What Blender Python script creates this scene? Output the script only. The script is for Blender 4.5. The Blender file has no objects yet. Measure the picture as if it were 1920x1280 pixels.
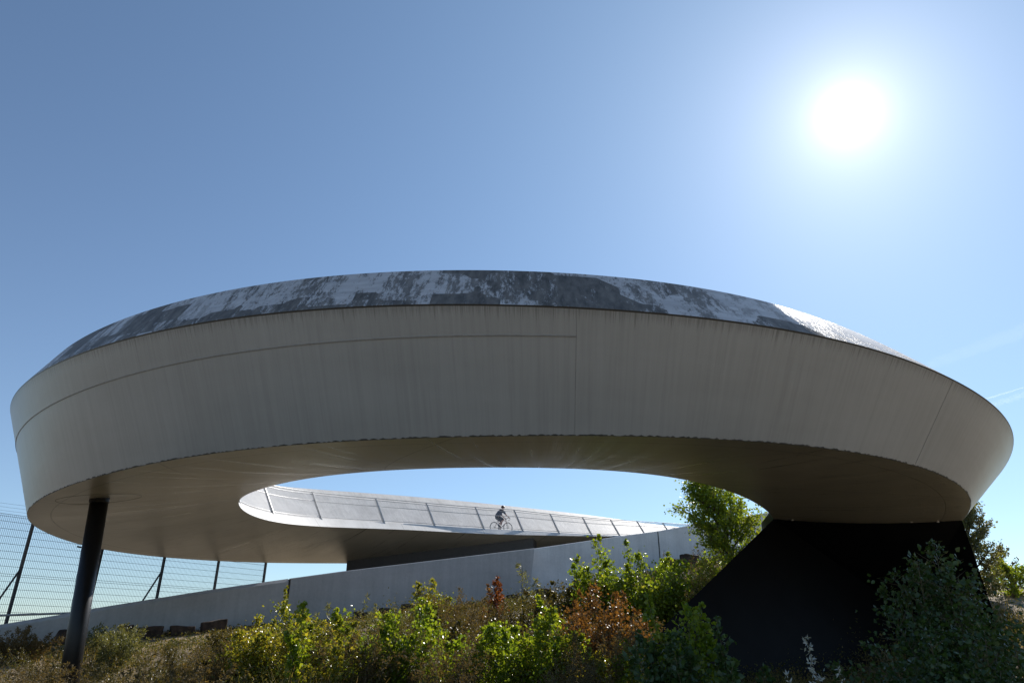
import bpy, math, random
import numpy as np
from mathutils import Vector, Matrix
R = math.radians
rnd = random.Random(7)
rng = np.random.default_rng(11)
sc = bpy.context.scene

# ------------------------------------------------------------------ camera
FPX = 1280.0; PITCH = R(23.6); CP, SP = math.cos(PITCH), math.sin(PITCH)
cd = bpy.data.cameras.new('camera'); cam = bpy.data.objects.new('camera', cd)
sc.collection.objects.link(cam); sc.camera = cam
cd.sensor_width = 36.0; cd.lens = 24.0; cd.clip_start = 0.1; cd.clip_end = 60000
cam.location = (0, 0, 0); cam.rotation_euler = (R(90) + PITCH, 0, 0)

# ------------------------------------------------------------------ sky and sun
SUN = Vector((630, 1280 * CP - 425 * SP, 425 * CP + 1280 * SP)).normalized()
EL = math.asin(SUN.z); AZ = math.atan2(SUN.x, SUN.y)
w = bpy.data.worlds.new('World'); sc.world = w; w.use_nodes = True
nt = w.node_tree; nt.nodes.clear()
def N(t, kind, **kw):
    n = t.nodes.new(kind)
    for k, v in kw.items(): setattr(n, k, v)
    return n
sky = N(nt, 'ShaderNodeTexSky', sky_type='NISHITA', sun_disc=False)
sky.sun_elevation = EL; sky.sun_rotation = AZ; sky.altitude = 0
sky.air_density = 1.0; sky.dust_density = 0.15; sky.ozone_density = 3.0
def M_(t, op, a, b=None, c=None, clamp=False):
    n = N(t, 'ShaderNodeMath', operation=op, use_clamp=clamp)
    for i, v in enumerate((a, b, c)):
        if v is None: continue
        if isinstance(v, (int, float)): n.inputs[i].default_value = v
        else: t.links.new(v, n.inputs[i])
    return n.outputs[0]
# the aureole of the sun in the hazy air: brightness of the sky by its angle from the sun
tc = N(nt, 'ShaderNodeTexCoord')
vd = N(nt, 'ShaderNodeVectorMath', operation='DOT_PRODUCT'); vd.inputs[1].default_value = SUN
nrm = N(nt, 'ShaderNodeVectorMath', operation='NORMALIZE')
nt.links.new(tc.outputs['Generated'], nrm.inputs[0]); nt.links.new(nrm.outputs[0], vd.inputs[0])
dt = M_(nt, 'MINIMUM', vd.outputs['Value'], 1.0)
ang = M_(nt, 'MULTIPLY', M_(nt, 'ARCCOSINE', dt), 57.29578)
core = M_(nt, 'DIVIDE', 1.6, M_(nt, 'ADD', 1.0, M_(nt, 'POWER', M_(nt, 'DIVIDE', ang, .7), 2.1)))
h1 = M_(nt, 'MULTIPLY', M_(nt, 'EXPONENT', M_(nt, 'DIVIDE', ang, -3.2)), 0.30)
h2 = M_(nt, 'MULTIPLY', M_(nt, 'EXPONENT', M_(nt, 'DIVIDE', ang, -26.0)), 0.29)
glow = M_(nt, 'ADD', core, h1)
bg = N(nt, 'ShaderNodeBackground'); bg.inputs['Strength'].default_value = 0.065
skc = N(nt, 'ShaderNodeMix', data_type='RGBA', blend_type='MULTIPLY'); nt.links.new(M_(nt, 'SUBTRACT', 1.0, M_(nt, 'EXPONENT', M_(nt, 'DIVIDE', ang, -16.0))), skc.inputs[0]); skc.inputs[7].default_value = (.76, .94, 1.03, 1)
nt.links.new(sky.outputs[0], skc.inputs[6]); nt.links.new(skc.outputs[2], bg.inputs['Color'])
bg2 = N(nt, 'ShaderNodeBackground'); bg2.inputs['Color'].default_value = (1, 0.93, 0.94, 1)
nt.links.new(glow, bg2.inputs['Strength'])
ad = N(nt, 'ShaderNodeAddShader'); wo = N(nt, 'ShaderNodeOutputWorld')
nt.links.new(bg.outputs[0], ad.inputs[0]); nt.links.new(bg2.outputs[0], ad.inputs[1]); 
# paler air low over the horizon
se = N(nt, 'ShaderNodeSeparateXYZ'); nt.links.new(nrm.outputs[0], se.inputs[0])
h3 = M_(nt, 'MULTIPLY', M_(nt, 'EXPONENT', M_(nt, 'MULTIPLY', M_(nt, 'ABSOLUTE', se.outputs[2]), -3.0)), 0.15)
bg4 = N(nt, 'ShaderNodeBackground'); bg4.inputs['Color'].default_value = (0.84, 0.84, 1, 1); nt.links.new(h3, bg4.inputs['Strength'])
bg3 = N(nt, 'ShaderNodeBackground'); bg3.inputs['Color'].default_value = (0.54, 0.78, 1, 1); nt.links.new(h2, bg3.inputs['Strength'])
ad2 = N(nt, 'ShaderNodeAddShader'); nt.links.new(ad.outputs[0], ad2.inputs[0]); nt.links.new(bg3.outputs[0], ad2.inputs[1])
ad3 = N(nt, 'ShaderNodeAddShader'); nt.links.new(ad2.outputs[0], ad3.inputs[0]); nt.links.new(bg4.outputs[0], ad3.inputs[1]); nt.links.new(ad3.outputs[0], wo.inputs[0])
sd = bpy.data.lights.new('sun', 'SUN'); so = bpy.data.objects.new('sun', sd); sc.collection.objects.link(so)
sd.energy = 4.0; sd.angle = R(0.53); sd.color = (1.0, 0.95, 0.88)
so.rotation_euler = SUN.to_track_quat('Z', 'Y').to_euler()
sc.view_settings.view_transform = 'Standard'; sc.view_settings.look = 'None'
sc.view_settings.exposure = 0.58; sc.view_settings.gamma = 1.0

# ------------------------------------------------------------------ helpers
def pt(px, py, y):
    """point on the line of sight of photograph pixel (px, py) at ground distance y"""
    a = (px - 960) / FPX; b = (640 - py) / FPX
    f = y / (CP - b * SP)
    return Vector((a * f, y, (SP + b * CP) * f))
def proj(X, Y, Z):
    z = Y * CP + Z * SP
    return 960 + FPX * X / z, 640 + FPX * (Y * SP - Z * CP) / z
def interp(x, xs, ys): return float(np.interp(x, xs, ys))

class MB:
    def __init__(s): s.v = []; s.f = []; s.uv = []; s.n = 0
    def add(s, verts, faces, uvs=None):
        s.v.extend([tuple(v) for v in verts])
        for k, f in enumerate(faces):
            s.f.append(tuple(i + s.n for i in f))
            s.uv.append(uvs[k] if uvs else [(0, 0)] * len(f))
        s.n += len(verts)
    def box(s, c, ax, ay, az):
        c = Vector(c); ax, ay, az = Vector(ax), Vector(ay), Vector(az)
        v = [c + ax * i + ay * j + az * k for i in (-1, 1) for j in (-1, 1) for k in (-1, 1)]
        s.add(v, [(0, 1, 3, 2), (4, 6, 7, 5), (0, 4, 5, 1), (2, 3, 7, 6), (0, 2, 6, 4), (1, 5, 7, 3)])
    def bar(s, a, b, w, h, up=(0, 0, 1), w2=None, h2=None):
        a, b = Vector(a), Vector(b); d = (b - a).normalized(); up = Vector(up)
        sx = d.cross(up)
        if sx.length < 1e-5: sx = d.cross(Vector((1, 0, 0)))
        sx.normalize(); sy = sx.cross(d).normalized()
        w2 = w if w2 is None else w2; h2 = h if h2 is None else h2
        v = []
        for p, ww, hh in ((a, w, h), (b, w2, h2)):
            for i, j in ((-1, -1), (1, -1), (1, 1), (-1, 1)): v.append(p + sx * (ww * i / 2) + sy * (hh * j / 2))
        s.add(v, [(3, 2, 1, 0), (4, 5, 6, 7), (0, 1, 5, 4), (1, 2, 6, 5), (2, 3, 7, 6), (3, 0, 4, 7)])
    def tube(s, pts, rad, seg=8, closed=False, cap=True):
        pts = [Vector(p) for p in pts]; n = len(pts)
        if isinstance(rad, (int, float)): rad = [rad] * n
        prev = None; vs = []
        for i, p in enumerate(pts):
            if closed: d = pts[(i + 1) % n] - pts[i - 1]
            else: d = pts[min(i + 1, n - 1)] - pts[max(i - 1, 0)]
            d.normalize()
            if prev is None:
                ref = Vector((0, 0, 1)) if abs(d.z) < .9 else Vector((1, 0, 0))
                a = d.cross(ref).normalized()
            else:
                a = (prev - d * prev.dot(d)).normalized()
            prev = a; b = d.cross(a)
            for k in range(seg):
                t = 2 * math.pi * k / seg
                vs.append(p + (a * math.cos(t) + b * math.sin(t)) * rad[i])
        fs = []
        for i in range(n if closed else n - 1):
            j = (i + 1) % n
            for k in range(seg):
                l = (k + 1) % seg
                fs.append((i * seg + k, i * seg + l, j * seg + l, j * seg + k))
        if cap and not closed:
            fs.append(tuple(range(seg - 1, -1, -1))); fs.append(tuple((n - 1) * seg + k for k in range(seg)))
        s.add(vs, fs)
    def build(s, name, mat, parent=None, smooth=False, link=True):
        me = bpy.data.meshes.new(name); me.from_pydata(s.v, [], s.f)
        uv = me.uv_layers.new(name='UVMap')
        flat = [c for u in s.uv for p in u for c in p]
        uv.data.foreach_set('uv', flat)
        if smooth: me.polygons.foreach_set('use_smooth', [True] * len(me.polygons))
        me.materials.append(mat); me.update()
        o = bpy.data.objects.new(name, me)
        sc.collection.objects.link(o)
        if parent:
            o.parent = parent
            o.matrix_parent_inverse = parent_inv(parent)
        return o
def parent_inv(p):
    m = Matrix.LocRotScale(p.location, p.rotation_euler, p.scale)
    if p.parent: m = Matrix.LocRotScale(p.parent.location, p.parent.rotation_euler, p.parent.scale) @ p.matrix_parent_inverse @ m
    return m.inverted()
def tag(o, label=None, cat=None, group=None, kind=None):
    if label: o['label'] = label
    if cat: o['category'] = cat
    if group: o['group'] = group
    if kind: o['kind'] = kind
    return o
def empty(name, loc=(0, 0, 0)):
    o = bpy.data.objects.new(name, None); sc.collection.objects.link(o)
    o.location = loc; o.empty_display_size = .2
    return o

# ------------------------------------------------------------------ materials
def mat(name):
    m = bpy.data.materials.new(name); m.use_nodes = True
    t = m.node_tree; b = t.nodes['Principled BSDF']
    return m, t, b
def L(t, a, b): t.links.new(a, b)
def uvmap(t, sx, sy, sz=1):
    tc = N(t, 'ShaderNodeTexCoord'); mp = N(t, 'ShaderNodeMapping')
    mp.inputs['Scale'].default_value = (sx, sy, sz); L(t, tc.outputs['UV'], mp.inputs['Vector'])
    return mp.outputs[0]
def gmap(t, sx, sy, sz):
    g = N(t, 'ShaderNodeNewGeometry'); mp = N(t, 'ShaderNodeMapping')
    mp.inputs['Scale'].default_value = (sx, sy, sz); L(t, g.outputs['Position'], mp.inputs['Vector'])
    return mp.outputs[0]
def noise(t, vec, scale=1, detail=4, rough=.55, dist=0):
    n = N(t, 'ShaderNodeTexNoise'); n.inputs['Scale'].default_value = scale
    n.inputs['Detail'].default_value = detail; n.inputs['Roughness'].default_value = rough
    n.inputs['Distortion'].default_value = dist
    if vec is not None: L(t, vec, n.inputs['Vector'])
    return n.outputs['Fac']
def ramp(t, fac, *stops):
    r = N(t, 'ShaderNodeValToRGB'); e = r.color_ramp.elements
    while len(e) < len(stops): e.new(.5)
    for k, (p, c) in enumerate(stops):
        e[k].position = p; e[k].color = (*c, 1) if len(c) == 3 else c
    L(t, fac, r.inputs[0]); return r.outputs[0]
def mixc(t, fac, a, b, mode='MIX'):
    n = N(t, 'ShaderNodeMix', data_type='RGBA', blend_type=mode)
    if isinstance(fac, (int, float)): n.inputs[0].default_value = fac
    else: L(t, fac, n.inputs[0])
    for i, v in ((6, a), (7, b)):
        if isinstance(v, tuple): n.inputs[i].default_value = (*v, 1)
        else: L(t, v, n.inputs[i])
    return n.outputs[2]
def bump(t, b, h, strength, dist):
    n = N(t, 'ShaderNodeBump'); n.inputs['Strength'].default_value = strength; n.inputs['Distance'].default_value = dist
    L(t, h, n.inputs['Height']); L(t, n.outputs[0], b.inputs['Normal'])
def simple(name, col, rough=.5, metal=0., var=.15, sc_=6):
    m, t, b = mat(name)
    n = noise(t, gmap(t, 1, 1, 1), sc_, 4)
    c = ramp(t, n, (.3, tuple(v * (1 - var) for v in col)), (.7, tuple(min(1, v * (1 + var)) for v in col)))
    L(t, c, b.inputs['Base Color']); b.inputs['Roughness'].default_value = rough; b.inputs['Metallic'].default_value = metal
    return m
def sepuv(t):
    tc = N(t, 'ShaderNodeTexCoord'); s = N(t, 'ShaderNodeSeparateXYZ'); L(t, tc.outputs['UV'], s.inputs[0]); return s.outputs[0], s.outputs[1]

# outer face: weathered grey painted steel, vertical rain streaks, mould under the crease
def m_fascia():
    m, t, b = mat('streaked_grey_fascia')
    u, v = sepuv(t)      # u metres along, v metres down from the crease
    s1 = noise(t, uvmap(t, 9, .16), 1, 5, .75)
    s2 = noise(t, uvmap(t, 26, .35), 1, 3, .7)
    big = noise(t, uvmap(t, .25, .5), 1, 4, .6)
    s = M_(t, 'ADD', M_(t, 'MULTIPLY', s1, .6), M_(t, 'MULTIPLY', s2, .4))
    base = ramp(t, s, (.30, (.26, .258, .248)), (.5, (.355, .354, .34)), (.72, (.43, .428, .415)))
    base = mixc(t, .45, base, ramp(t, big, (.3, (.28, .279, .266)), (.7, (.41, .408, .395))))
    # mould: below the crease, reaching down along the streaks
    reach = M_(t, 'MULTIPLY', M_(t, 'POWER', noise(t, uvmap(t, 22, .05), 1, 6, .9), 4.0), 3.2)
    md = M_(t, 'DIVIDE', M_(t, 'SUBTRACT', reach, v), .30, clamp=True)
    md = M_(t, 'MULTIPLY', md, .6)
    col = mixc(t, md, base, (.045, .042, .032))
    thin = M_(t, 'GREATER_THAN', .035, v)
    col = mixc(t, thin, col, (.02, .02, .018))
    L(t, col, b.inputs['Base Color'])
    b.inputs['Roughness'].default_value = .33; b.inputs['Specular IOR Level'].default_value = .5
    bump(t, b, M_(t, 'ADD', M_(t, 'MULTIPLY', big, 1.0), M_(t, 'MULTIPLY', s1, .08)), .5, .06)
    return m
# top slope: peeling pale blue grey paint over dark primer
WARM0 = 69.0
def m_cap():
    m, t, b = mat('peeling_paint_slope')
    vec = uvmap(t, .8, .4)
    big = noise(t, vec, 1, 2, .5)
    fine = noise(t, uvmap(t, 6.5, 1.3), 1, 12, .88, .2)
    vc = N(t, 'ShaderNodeTexVoronoi', distance='CHEBYCHEV'); vc.inputs['Scale'].default_value = 1
    vc.inputs['Randomness'].default_value = .8
    L(t, uvmap(t, 1.3, .9), vc.inputs['Vector'])
    sp = N(t, 'ShaderNodeSeparateColor'); L(t, vc.outputs['Color'], sp.inputs[0])
    k = M_(t, 'ADD', M_(t, 'ADD', M_(t, 'MULTIPLY', big, .30), M_(t, 'MULTIPLY', fine, 1.3)), M_(t, 'MULTIPLY', sp.outputs[0], .36))
    f = ramp(t, M_(t, 'MULTIPLY', k, .8), (.792, (0, 0, 0)), (.812, (1, 1, 1)))
    pn = noise(t, uvmap(t, 2, 6), 1, 5, .6)
    paint = ramp(t, pn, (.3, (.42, .425, .44)), (.7, (.60, .605, .62)))
    prim = ramp(t, noise(t, uvmap(t, 9, 2), 1, 5, .7), (.35, (.06, .058, .054)), (.65, (.19, .18, .165)))
    uu, vv = sepuv(t); warm = M_(t, 'DIVIDE', M_(t, 'SUBTRACT', uu, float(WARM0)), 4.0, clamp=True)
    paint = mixc(t, M_(t, 'MULTIPLY', warm, .6), paint, (.44, .40, .36))
    prim = mixc(t, M_(t, 'MULTIPLY', warm, .7), prim, (.20, .155, .12))
    sp2 = noise(t, uvmap(t, 16, 9), 1, 6, .8)
    st2 = ramp(t, noise(t, uvmap(t, 3.0, .8), 1, 12, .84, .2), (.507, (0, 0, 0)), (.535, (1, 1, 1)))
    st3 = ramp(t, noise(t, uvmap(t, .35, .2), 1, 2, .5), (.30, (0, 0, 0)), (.48, (1, 1, 1)))
    f = M_(t, 'MAXIMUM', f, M_(t, 'MULTIPLY', M_(t, 'MULTIPLY', st2, st3), .85))
    speck = ramp(t, sp2, (.63, (0, 0, 0)), (.66, (1, 1, 1)))
    f2 = M_(t, 'MAXIMUM', f, M_(t, 'MULTIPLY', speck, .8))
    L(t, mixc(t, f2, paint, prim), b.inputs['Base Color'])
    L(t, M_(t, 'ADD', .40, M_(t, 'MULTIPLY', f2, .18)), b.inputs['Roughness'])
    b.inputs['Specular IOR Level'].default_value = .6
    bump(t, b, M_(t, 'SUBTRACT', M_(t, 'MULTIPLY', fine, .4), f2), .35, .012)
    return m
def m_soffit():
    m, t, b = mat('brushed_soffit_steel')
    s1 = noise(t, uvmap(t, 5.5, .10), 1, 5, .7)
    s2 = noise(t, uvmap(t, .35, .3), 1, 4, .6)
    col = ramp(t, s1, (.3, (.40, .375, .31)), (.7, (.60, .57, .48)))
    col = mixc(t, .5, col, ramp(t, s2, (.3, (.37, .34, .265)), (.7, (.62, .585, .49))))
    # panel seams
    u, v = sepuv(t)
    fr = M_(t, 'FRACT', M_(t, 'DIVIDE', M_(t, 'ADD', u, M_(t, 'MULTIPLY', v, .55)), 4.7))
    seam = M_(t, 'GREATER_THAN', .006, fr)
    dv = M_(t, 'ABSOLUTE', M_(t, 'SUBTRACT', v, .62)); seam2 = M_(t, 'GREATER_THAN', .018, dv)
    sm = M_(t, 'MAXIMUM', seam, seam2)
    L(t, mixc(t, M_(t, 'MULTIPLY', sm, .5), col, (.12, .11, .09)), b.inputs['Base Color'])
    L(t, ramp(t, s1, (.3, (.24, .24, .24)), (.7, (.46, .46, .46))), b.inputs['Roughness']); b.inputs['Metallic'].default_value = .5
    b.inputs['Anisotropic'].default_value = 0
    bump(t, b, M_(t, 'ADD', M_(t, 'MULTIPLY', s1, .32), M_(t, 'ADD', s2, M_(t, 'MULTIPLY', sm, -.12))), .5, .065)
    return m
def m_deckconc(name='pale_weathered_deck', lo=(.46, .45, .43), hi=(.66, .65, .62), rough=.5, seamk=3.0):
    m, t, b = mat(name)
    n1 = noise(t, uvmap(t, .6, .8), 1, 6, .65); n2 = noise(t, uvmap(t, 4, .5), 1, 5, .7)
    k = M_(t, 'ADD', M_(t, 'MULTIPLY', n1, .6), M_(t, 'MULTIPLY', n2, .4))
    c = ramp(t, k, (.35, lo), (.65, hi))
    u, v = sepuv(t)
    fr = M_(t, 'FRACT', M_(t, 'DIVIDE', u, seamk)); seam = M_(t, 'GREATER_THAN', .008, fr)
    L(t, mixc(t, M_(t, 'MULTIPLY', seam, .45), c, (.2, .19, .18)), b.inputs['Base Color'])
    b.inputs['Roughness'].default_value = rough
    bump(t, b, n2, .2, .01)
    return m
def m_wall(name, k=1.0):
    m, t, b = mat(name)
    g = gmap(t, 1, 1, 1)
    n1 = noise(t, gmap(t, .25, .25, .5), 1, 6, .6); n2 = noise(t, gmap(t, 3, 3, .25), 1, 5, .7); n3 = noise(t, g, 9, 5, .7)
    s = M_(t, 'ADD', M_(t, 'MULTIPLY', n1, .5), M_(t, 'ADD', M_(t, 'MULTIPLY', n2, .3), M_(t, 'MULTIPLY', n3, .2)))
    c = ramp(t, s, (.36, tuple(v * k for v in (.40, .39, .38))), (.62, tuple(v * k for v in (.60, .59, .575))))
    L(t, c, b.inputs['Base Color']); b.inputs['Roughness'].default_value = .8
    bump(t, b, n3, .3, .02)
    return m
def m_ground():
    m, t, b = mat('dry_slope_soil')
    n = noise(t, gmap(t, 1, 1, 1), .6, 8, .65)
    L(t, ramp(t, n, (.35, (.17, .13, .08)), (.5, (.27, .21, .14)), (.7, (.36, .29, .20))), b.inputs['Base Color'])
    b.inputs['Roughness'].default_value = .95
    bump(t, b, noise(t, gmap(t, 1, 1, 1), 5, 6, .7), .6, .1)
    return m
def m_leaf(name, cols, trans=.45, rough=.42, gloss=.35):
    """cols: three colours picked leaf by leaf through the 'tint' attribute"""
    m = bpy.data.materials.new(name); m.use_nodes = True; t = m.node_tree; t.nodes.clear()
    at = N(t, 'ShaderNodeAttribute', attribute_name='tint')
    c = ramp(t, at.outputs['Fac'], *[(i / (len(cols) - 1), c) for i, c in enumerate(cols)])
    p = N(t, 'ShaderNodeBsdfPrincipled'); L(t, c, p.inputs['Base Color'])
    p.inputs['Roughness'].default_value = rough; p.inputs['Specular IOR Level'].default_value = gloss
    tr = N(t, 'ShaderNodeBsdfTranslucent')
    L(t, mixc(t, 1, c, (2.0, 1.65, .6), 'MULTIPLY'), tr.inputs['Color'])
    mx = N(t, 'ShaderNodeMixShader'); mx.inputs[0].default_value = trans
    L(t, p.outputs[0], mx.inputs[1]); L(t, tr.outputs[0], mx.inputs[2])
    o = N(t, 'ShaderNodeOutputMaterial'); L(t, mx.outputs[0], o.inputs[0])
    return m
MT = dict(
    fascia=m_fascia(), cap=m_cap(), soffit=m_soffit(), deck=m_deckconc(), edge=m_deckconc('pale_edge_strip', (.50, .48, .45), (.70, .68, .65), .38, 6.0),
    inner=m_deckconc('pale_inner_parapet', (.46, .43, .395), (.74, .705, .66), .55, 1.9),
    wall=m_wall('grey_cast_concrete', .88), wall2=m_wall('grey_cast_concrete_streaked', 1.4),
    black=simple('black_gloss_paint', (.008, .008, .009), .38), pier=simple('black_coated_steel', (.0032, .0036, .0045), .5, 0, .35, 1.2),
    darkpier=simple('charcoal_steel', (.03, .029, .028), .6),
    galv=simple('galvanised_steel', (.42, .42, .42), .42, .6), fence=simple('dark_fence_steel', (.035, .038, .045), .5),
    seamm=simple('grey_joint_and_shadow', (.26, .255, .24), .8), seam=simple('weld_bead_grey', (.36, .355, .34), .5), seamd=simple('dark_joint', (.05, .048, .042), .8),  # seamm: grey of joints and column weld ring, also the bead's painted shadow
    ground=m_ground(), stone=simple('dark_rough_stone', (.055, .037, .028), .95, 0, .6, 5),
    bark=simple('brown_bark', (.11, .08, .055), .9), twig=simple('green_brown_twig', (.13, .11, .06), .8),
    rubber=simple('black_rubber', (.012, .012, .012), .7), bikeframe=simple('dark_red_bicycle_paint', (.12, .025, .02), .35),
    bikeblack=simple('black_bicycle_parts', (.015, .015, .015), .4), skin=simple('tanned_skin', (.36, .19, .13), .55),
    navy=simple('navy_jersey', (.006, .009, .032), .8), shorts=simple('black_shorts', (.012, .012, .013), .8),
    helmet=simple('dark_helmet', (.02, .018, .02), .35), helmet_red=simple('red_helmet_trim', (.4, .04, .02), .35),
    hair=simple('dark_hair', (.02, .014, .01), .8), white=simple('white_sock', (.7, .7, .68), .8),
)

MT['pier'].node_tree.nodes['Principled BSDF'].inputs['Specular IOR Level'].default_value = .14
MT['black'].node_tree.nodes['Principled BSDF'].inputs['Specular IOR Level'].default_value = .35
# ------------------------------------------------------------------ bridge geometry (stations along the inner lower edge)
# x, y, z of the inner lower edge; soffit width, soffit drop, fascia lean, fascia height, top slope depth, top slope rise
STN = [
    (25.0, 58.5, 7.60, 6.20, 1.45, .30, 2.0, 1.38, .5),
    (16.188, 54.990, 7.278, 6.204, 1.403, 0.340, 2.259, 1.341, 0.692),
    (9.413, 51.783, 6.949, 6.217, 1.335, 0.403, 2.616, 1.263, 0.962),
    (3.365, 48.477, 6.589, 6.235, 1.318, 0.472, 2.912, 1.180, 1.171),
    (-1.858, 45.054, 6.243, 6.257, 1.354, 0.548, 3.121, 1.091, 1.292),
    (-6.112, 41.518, 5.973, 6.292, 1.448, 0.642, 3.200, 0.987, 1.285),
    (-9.240, 37.958, 5.590, 6.324, 1.466, 0.744, 3.215, 0.881, 1.224),
    (-11.061, 34.325, 5.236, 6.350, 1.427, 0.848, 3.205, 0.783, 1.157),
    (-11.496, 30.632, 5.048, 6.380, 1.428, 0.956, 3.165, 0.697, 1.096),
    (-10.722, 27.079, 4.947, 6.385, 1.367, 1.063, 3.084, 0.631, 1.055),
    (-8.915, 23.961, 4.792, 6.388, 1.290, 1.180, 2.936, 0.595, 1.038),
    (-6.336, 21.457, 4.678, 6.390, 1.148, 1.232, 2.673, 0.598, 1.047),
    (-3.285, 19.740, 4.543, 6.381, 0.959, 1.234, 2.424, 0.627, 1.074),
    (-0.104, 18.944, 4.426, 6.326, 0.877, 1.258, 2.198, 0.655, 1.091),
    (2.903, 19.076, 4.355, 6.216, 0.771, 1.259, 1.936, 0.717, 1.031),
    (5.469, 20.187, 4.277, 6.034, 0.623, 1.259, 1.739, 0.843, 0.860),
    (7.598, 21.992, 4.091, 5.857, 0.501, 1.354, 1.582, 0.734, 0.874),
    (9.198, 24.481, 3.899, 5.610, 0.439, 1.443, 1.490, 0.704, 0.845),
    (10.325, 27.426, 3.698, 5.487, 0.413, 1.486, 1.445, 0.672, 0.824),
    (11.087, 30.719, 3.479, 5.427, 0.420, 1.522, 1.414, 0.649, 0.801),
    (11.5, 34.3, 3.28, 5.4, 0.42, 1.5, 1.40, 0.64, 0.78),
]
def spline_matrix(K, ts):
    A = np.zeros((K, K)); Rr = np.zeros((K, K)); A[0, 0] = A[-1, -1] = 1
    for i in range(1, K - 1):
        A[i, i - 1:i + 2] = [1, 4, 1]; Rr[i, i - 1:i + 2] = [6, -12, 6]
    M2 = np.linalg.solve(A, Rr); S = np.zeros((len(ts), K))
    for j, u in enumerate(ts):
        i = min(int(u), K - 2); f = u - i; g = 1 - f
        S[j, i] += g; S[j, i + 1] += f; S[j] += ((g**3 - g) * M2[i] + (f**3 - f) * M2[i + 1]) / 6
    return S
stn = np.array(STN); K = len(stn); SUB = 20
TS = np.linspace(0, K - 1, (K - 1) * SUB + 1)
# the fit left rows 1.. at integer parameters, so the extra first row shifts the parameter by one
G = spline_matrix(K, TS) @ stn
Tn = np.gradient(G[:, :2], axis=0); Tn /= np.linalg.norm(Tn, axis=1)[:, None]
Nn = np.stack([Tn[:, 1], -Tn[:, 0]], 1)
ARC = np.concatenate([[0], np.cumsum(np.linalg.norm(np.diff(G[:, :3], axis=0), axis=1))])
STRIP = np.interp(TS - 1, [-1, 0, 1.2, 1.6, 2, 2.45, 3, 3.65, 4.4, 5.3, 7, 18], [.05, .05, .08, .13, .22, .33, .38, .40, .42, .47, .47, .47])
def line(r, h):
    r = np.broadcast_to(r, (len(G),)); h = np.broadcast_to(h, (len(G),))
    return np.concatenate([G[:, :2] + Nn * r[:, None], (G[:, 2] + h)[:, None]], 1)
wd, dl, ao, ah, di, dh = G[:, 3:].T
rD = wd + ao - di; hD = -dl + ah + dh
LC = line(0, 0); LCt = line(STRIP * .95, STRIP); LCi = line(STRIP * .95 + .12, STRIP); LDk = line(STRIP * .95 + .12, STRIP - .08)
LF = line(rD - 3.0, STRIP - .04); LDi = line(rD - .09, hD); LD = line(rD, hD); LA = line(wd + ao, -dl + ah); LB = line(wd, -dl)

bridge = empty('spiral_bridge', (0, 22, 0))
tag(bridge, 'huge curved grey cycle bridge spiralling round overhead with peeling pale paint along its top slope', 'bridge')
def sheet(name, P, Q, m, sub=1, smooth=True, parent=None, a=0, b=None, bulge=0):
    b = len(G) if b is None else b
    idx = list(range(a, b)); mb = MB(); vs = []; W = []
    for i in idx:
        p, q = Vector(P[i]), Vector(Q[i]); W.append((q - p).length)
        for k in range(sub + 1):
            f = k / sub; c = p.lerp(q, f); c.z -= bulge * 4 * f * (1 - f); vs.append(c)
    fs = []; uv = []; n = sub + 1
    for j in range(len(idx) - 1):
        u0, u1 = ARC[idx[j]], ARC[idx[j + 1]]
        for k in range(sub):
            fs.append((j * n + k, j * n + k + 1, (j + 1) * n + k + 1, (j + 1) * n + k))
            v0, v1 = k / sub * W[j], (k + 1) / sub * W[j]; v2, v3 = k / sub * W[j + 1], (k + 1) / sub * W[j + 1]
            uv.append([(u0, v0), (u0, v1), (u1, v3), (u1, v2)])
    mb.add(vs, fs, uv)
    return mb.build(name, m, parent or bridge, smooth)
sheet('fascia', LA, LB, MT['fascia'], 4)
sheet('soffit', LB, LC, MT['soffit'], 8, bulge=.10)
sheet('edge_strip', LC, LCt, MT['edge'], 1)
mbx = sheet('edge_top', LCt, LCi, MT['edge'], 1)
sheet('deck', LDk, LF, MT['deck'], 2)
sheet('inner_parapet', LF, LDi, MT['inner'], 2)
sheet('top_slope', LD, LA, MT['cap'], 3)
sheet('coping', LDi, LD, MT['galv'], 1)
# end plates close the hollow box
for i, nm in ((0, 'end_plate'), (len(G) - 1, 'end_plate')):
    mb = MB(); vs = [l[i] for l in (LC, LCt, LCi, LDk, LF, LDi, LD, LA, LB)]
    mb.add(vs, [tuple(range(9))]); mb.build(nm, MT['fascia'], bridge)
# weld bead along the fascia and its vertical joints
def surf(P, Q, i, f, off):
    p, q = Vector(P[i]), Vector(Q[i]); c = p.lerp(q, f)
    nrm = Vector((Nn[i, 0], Nn[i, 1], 0)); d = (q - p).normalized(); nrm = (nrm - d * nrm.dot(d)).normalized()
    return c + nrm * off
def idx_at(P, px, lo, hi):
    best = min(range(lo, hi), key=lambda i: abs(proj(*P[i])[0] - px)); return best
iJ = idx_at(LA, 1087, 11 * SUB, 16 * SUB); iL = idx_at(LA, 60, 7 * SUB, 10 * SUB); iL2 = idx_at(LA, 44, 7 * SUB, 10 * SUB); iR = idx_at(LA, 1787, 14 * SUB, 18 * SUB)
mb = MB()
pts = [surf(LA, LB, i, interp(i, [iL, iJ], [.36, .22]), .004) for i in range(iL, iJ + 1)]
mb.tube(pts, .009, 5); mb.build('weld_seam', MT['seam'], bridge)
mb = MB(); mb.tube([p - Vector((0, 0, .02)) for p in pts], .003, 4); mb.build('weld_shadow_line', MT['seamm'], bridge)  # thin darker line just below the bead paints in its shadow
for i, a, b_ in ((iJ, .02, .99), (iR, .02, .98), (iL, .02, .99)):
    mb = MB(); mb.tube([surf(LA, LB, i, a + (b_ - a) * k / 8, .002) for k in range(9)], .0045, 4)
    mb.build('panel_joint', MT['seamm'], bridge)
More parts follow.
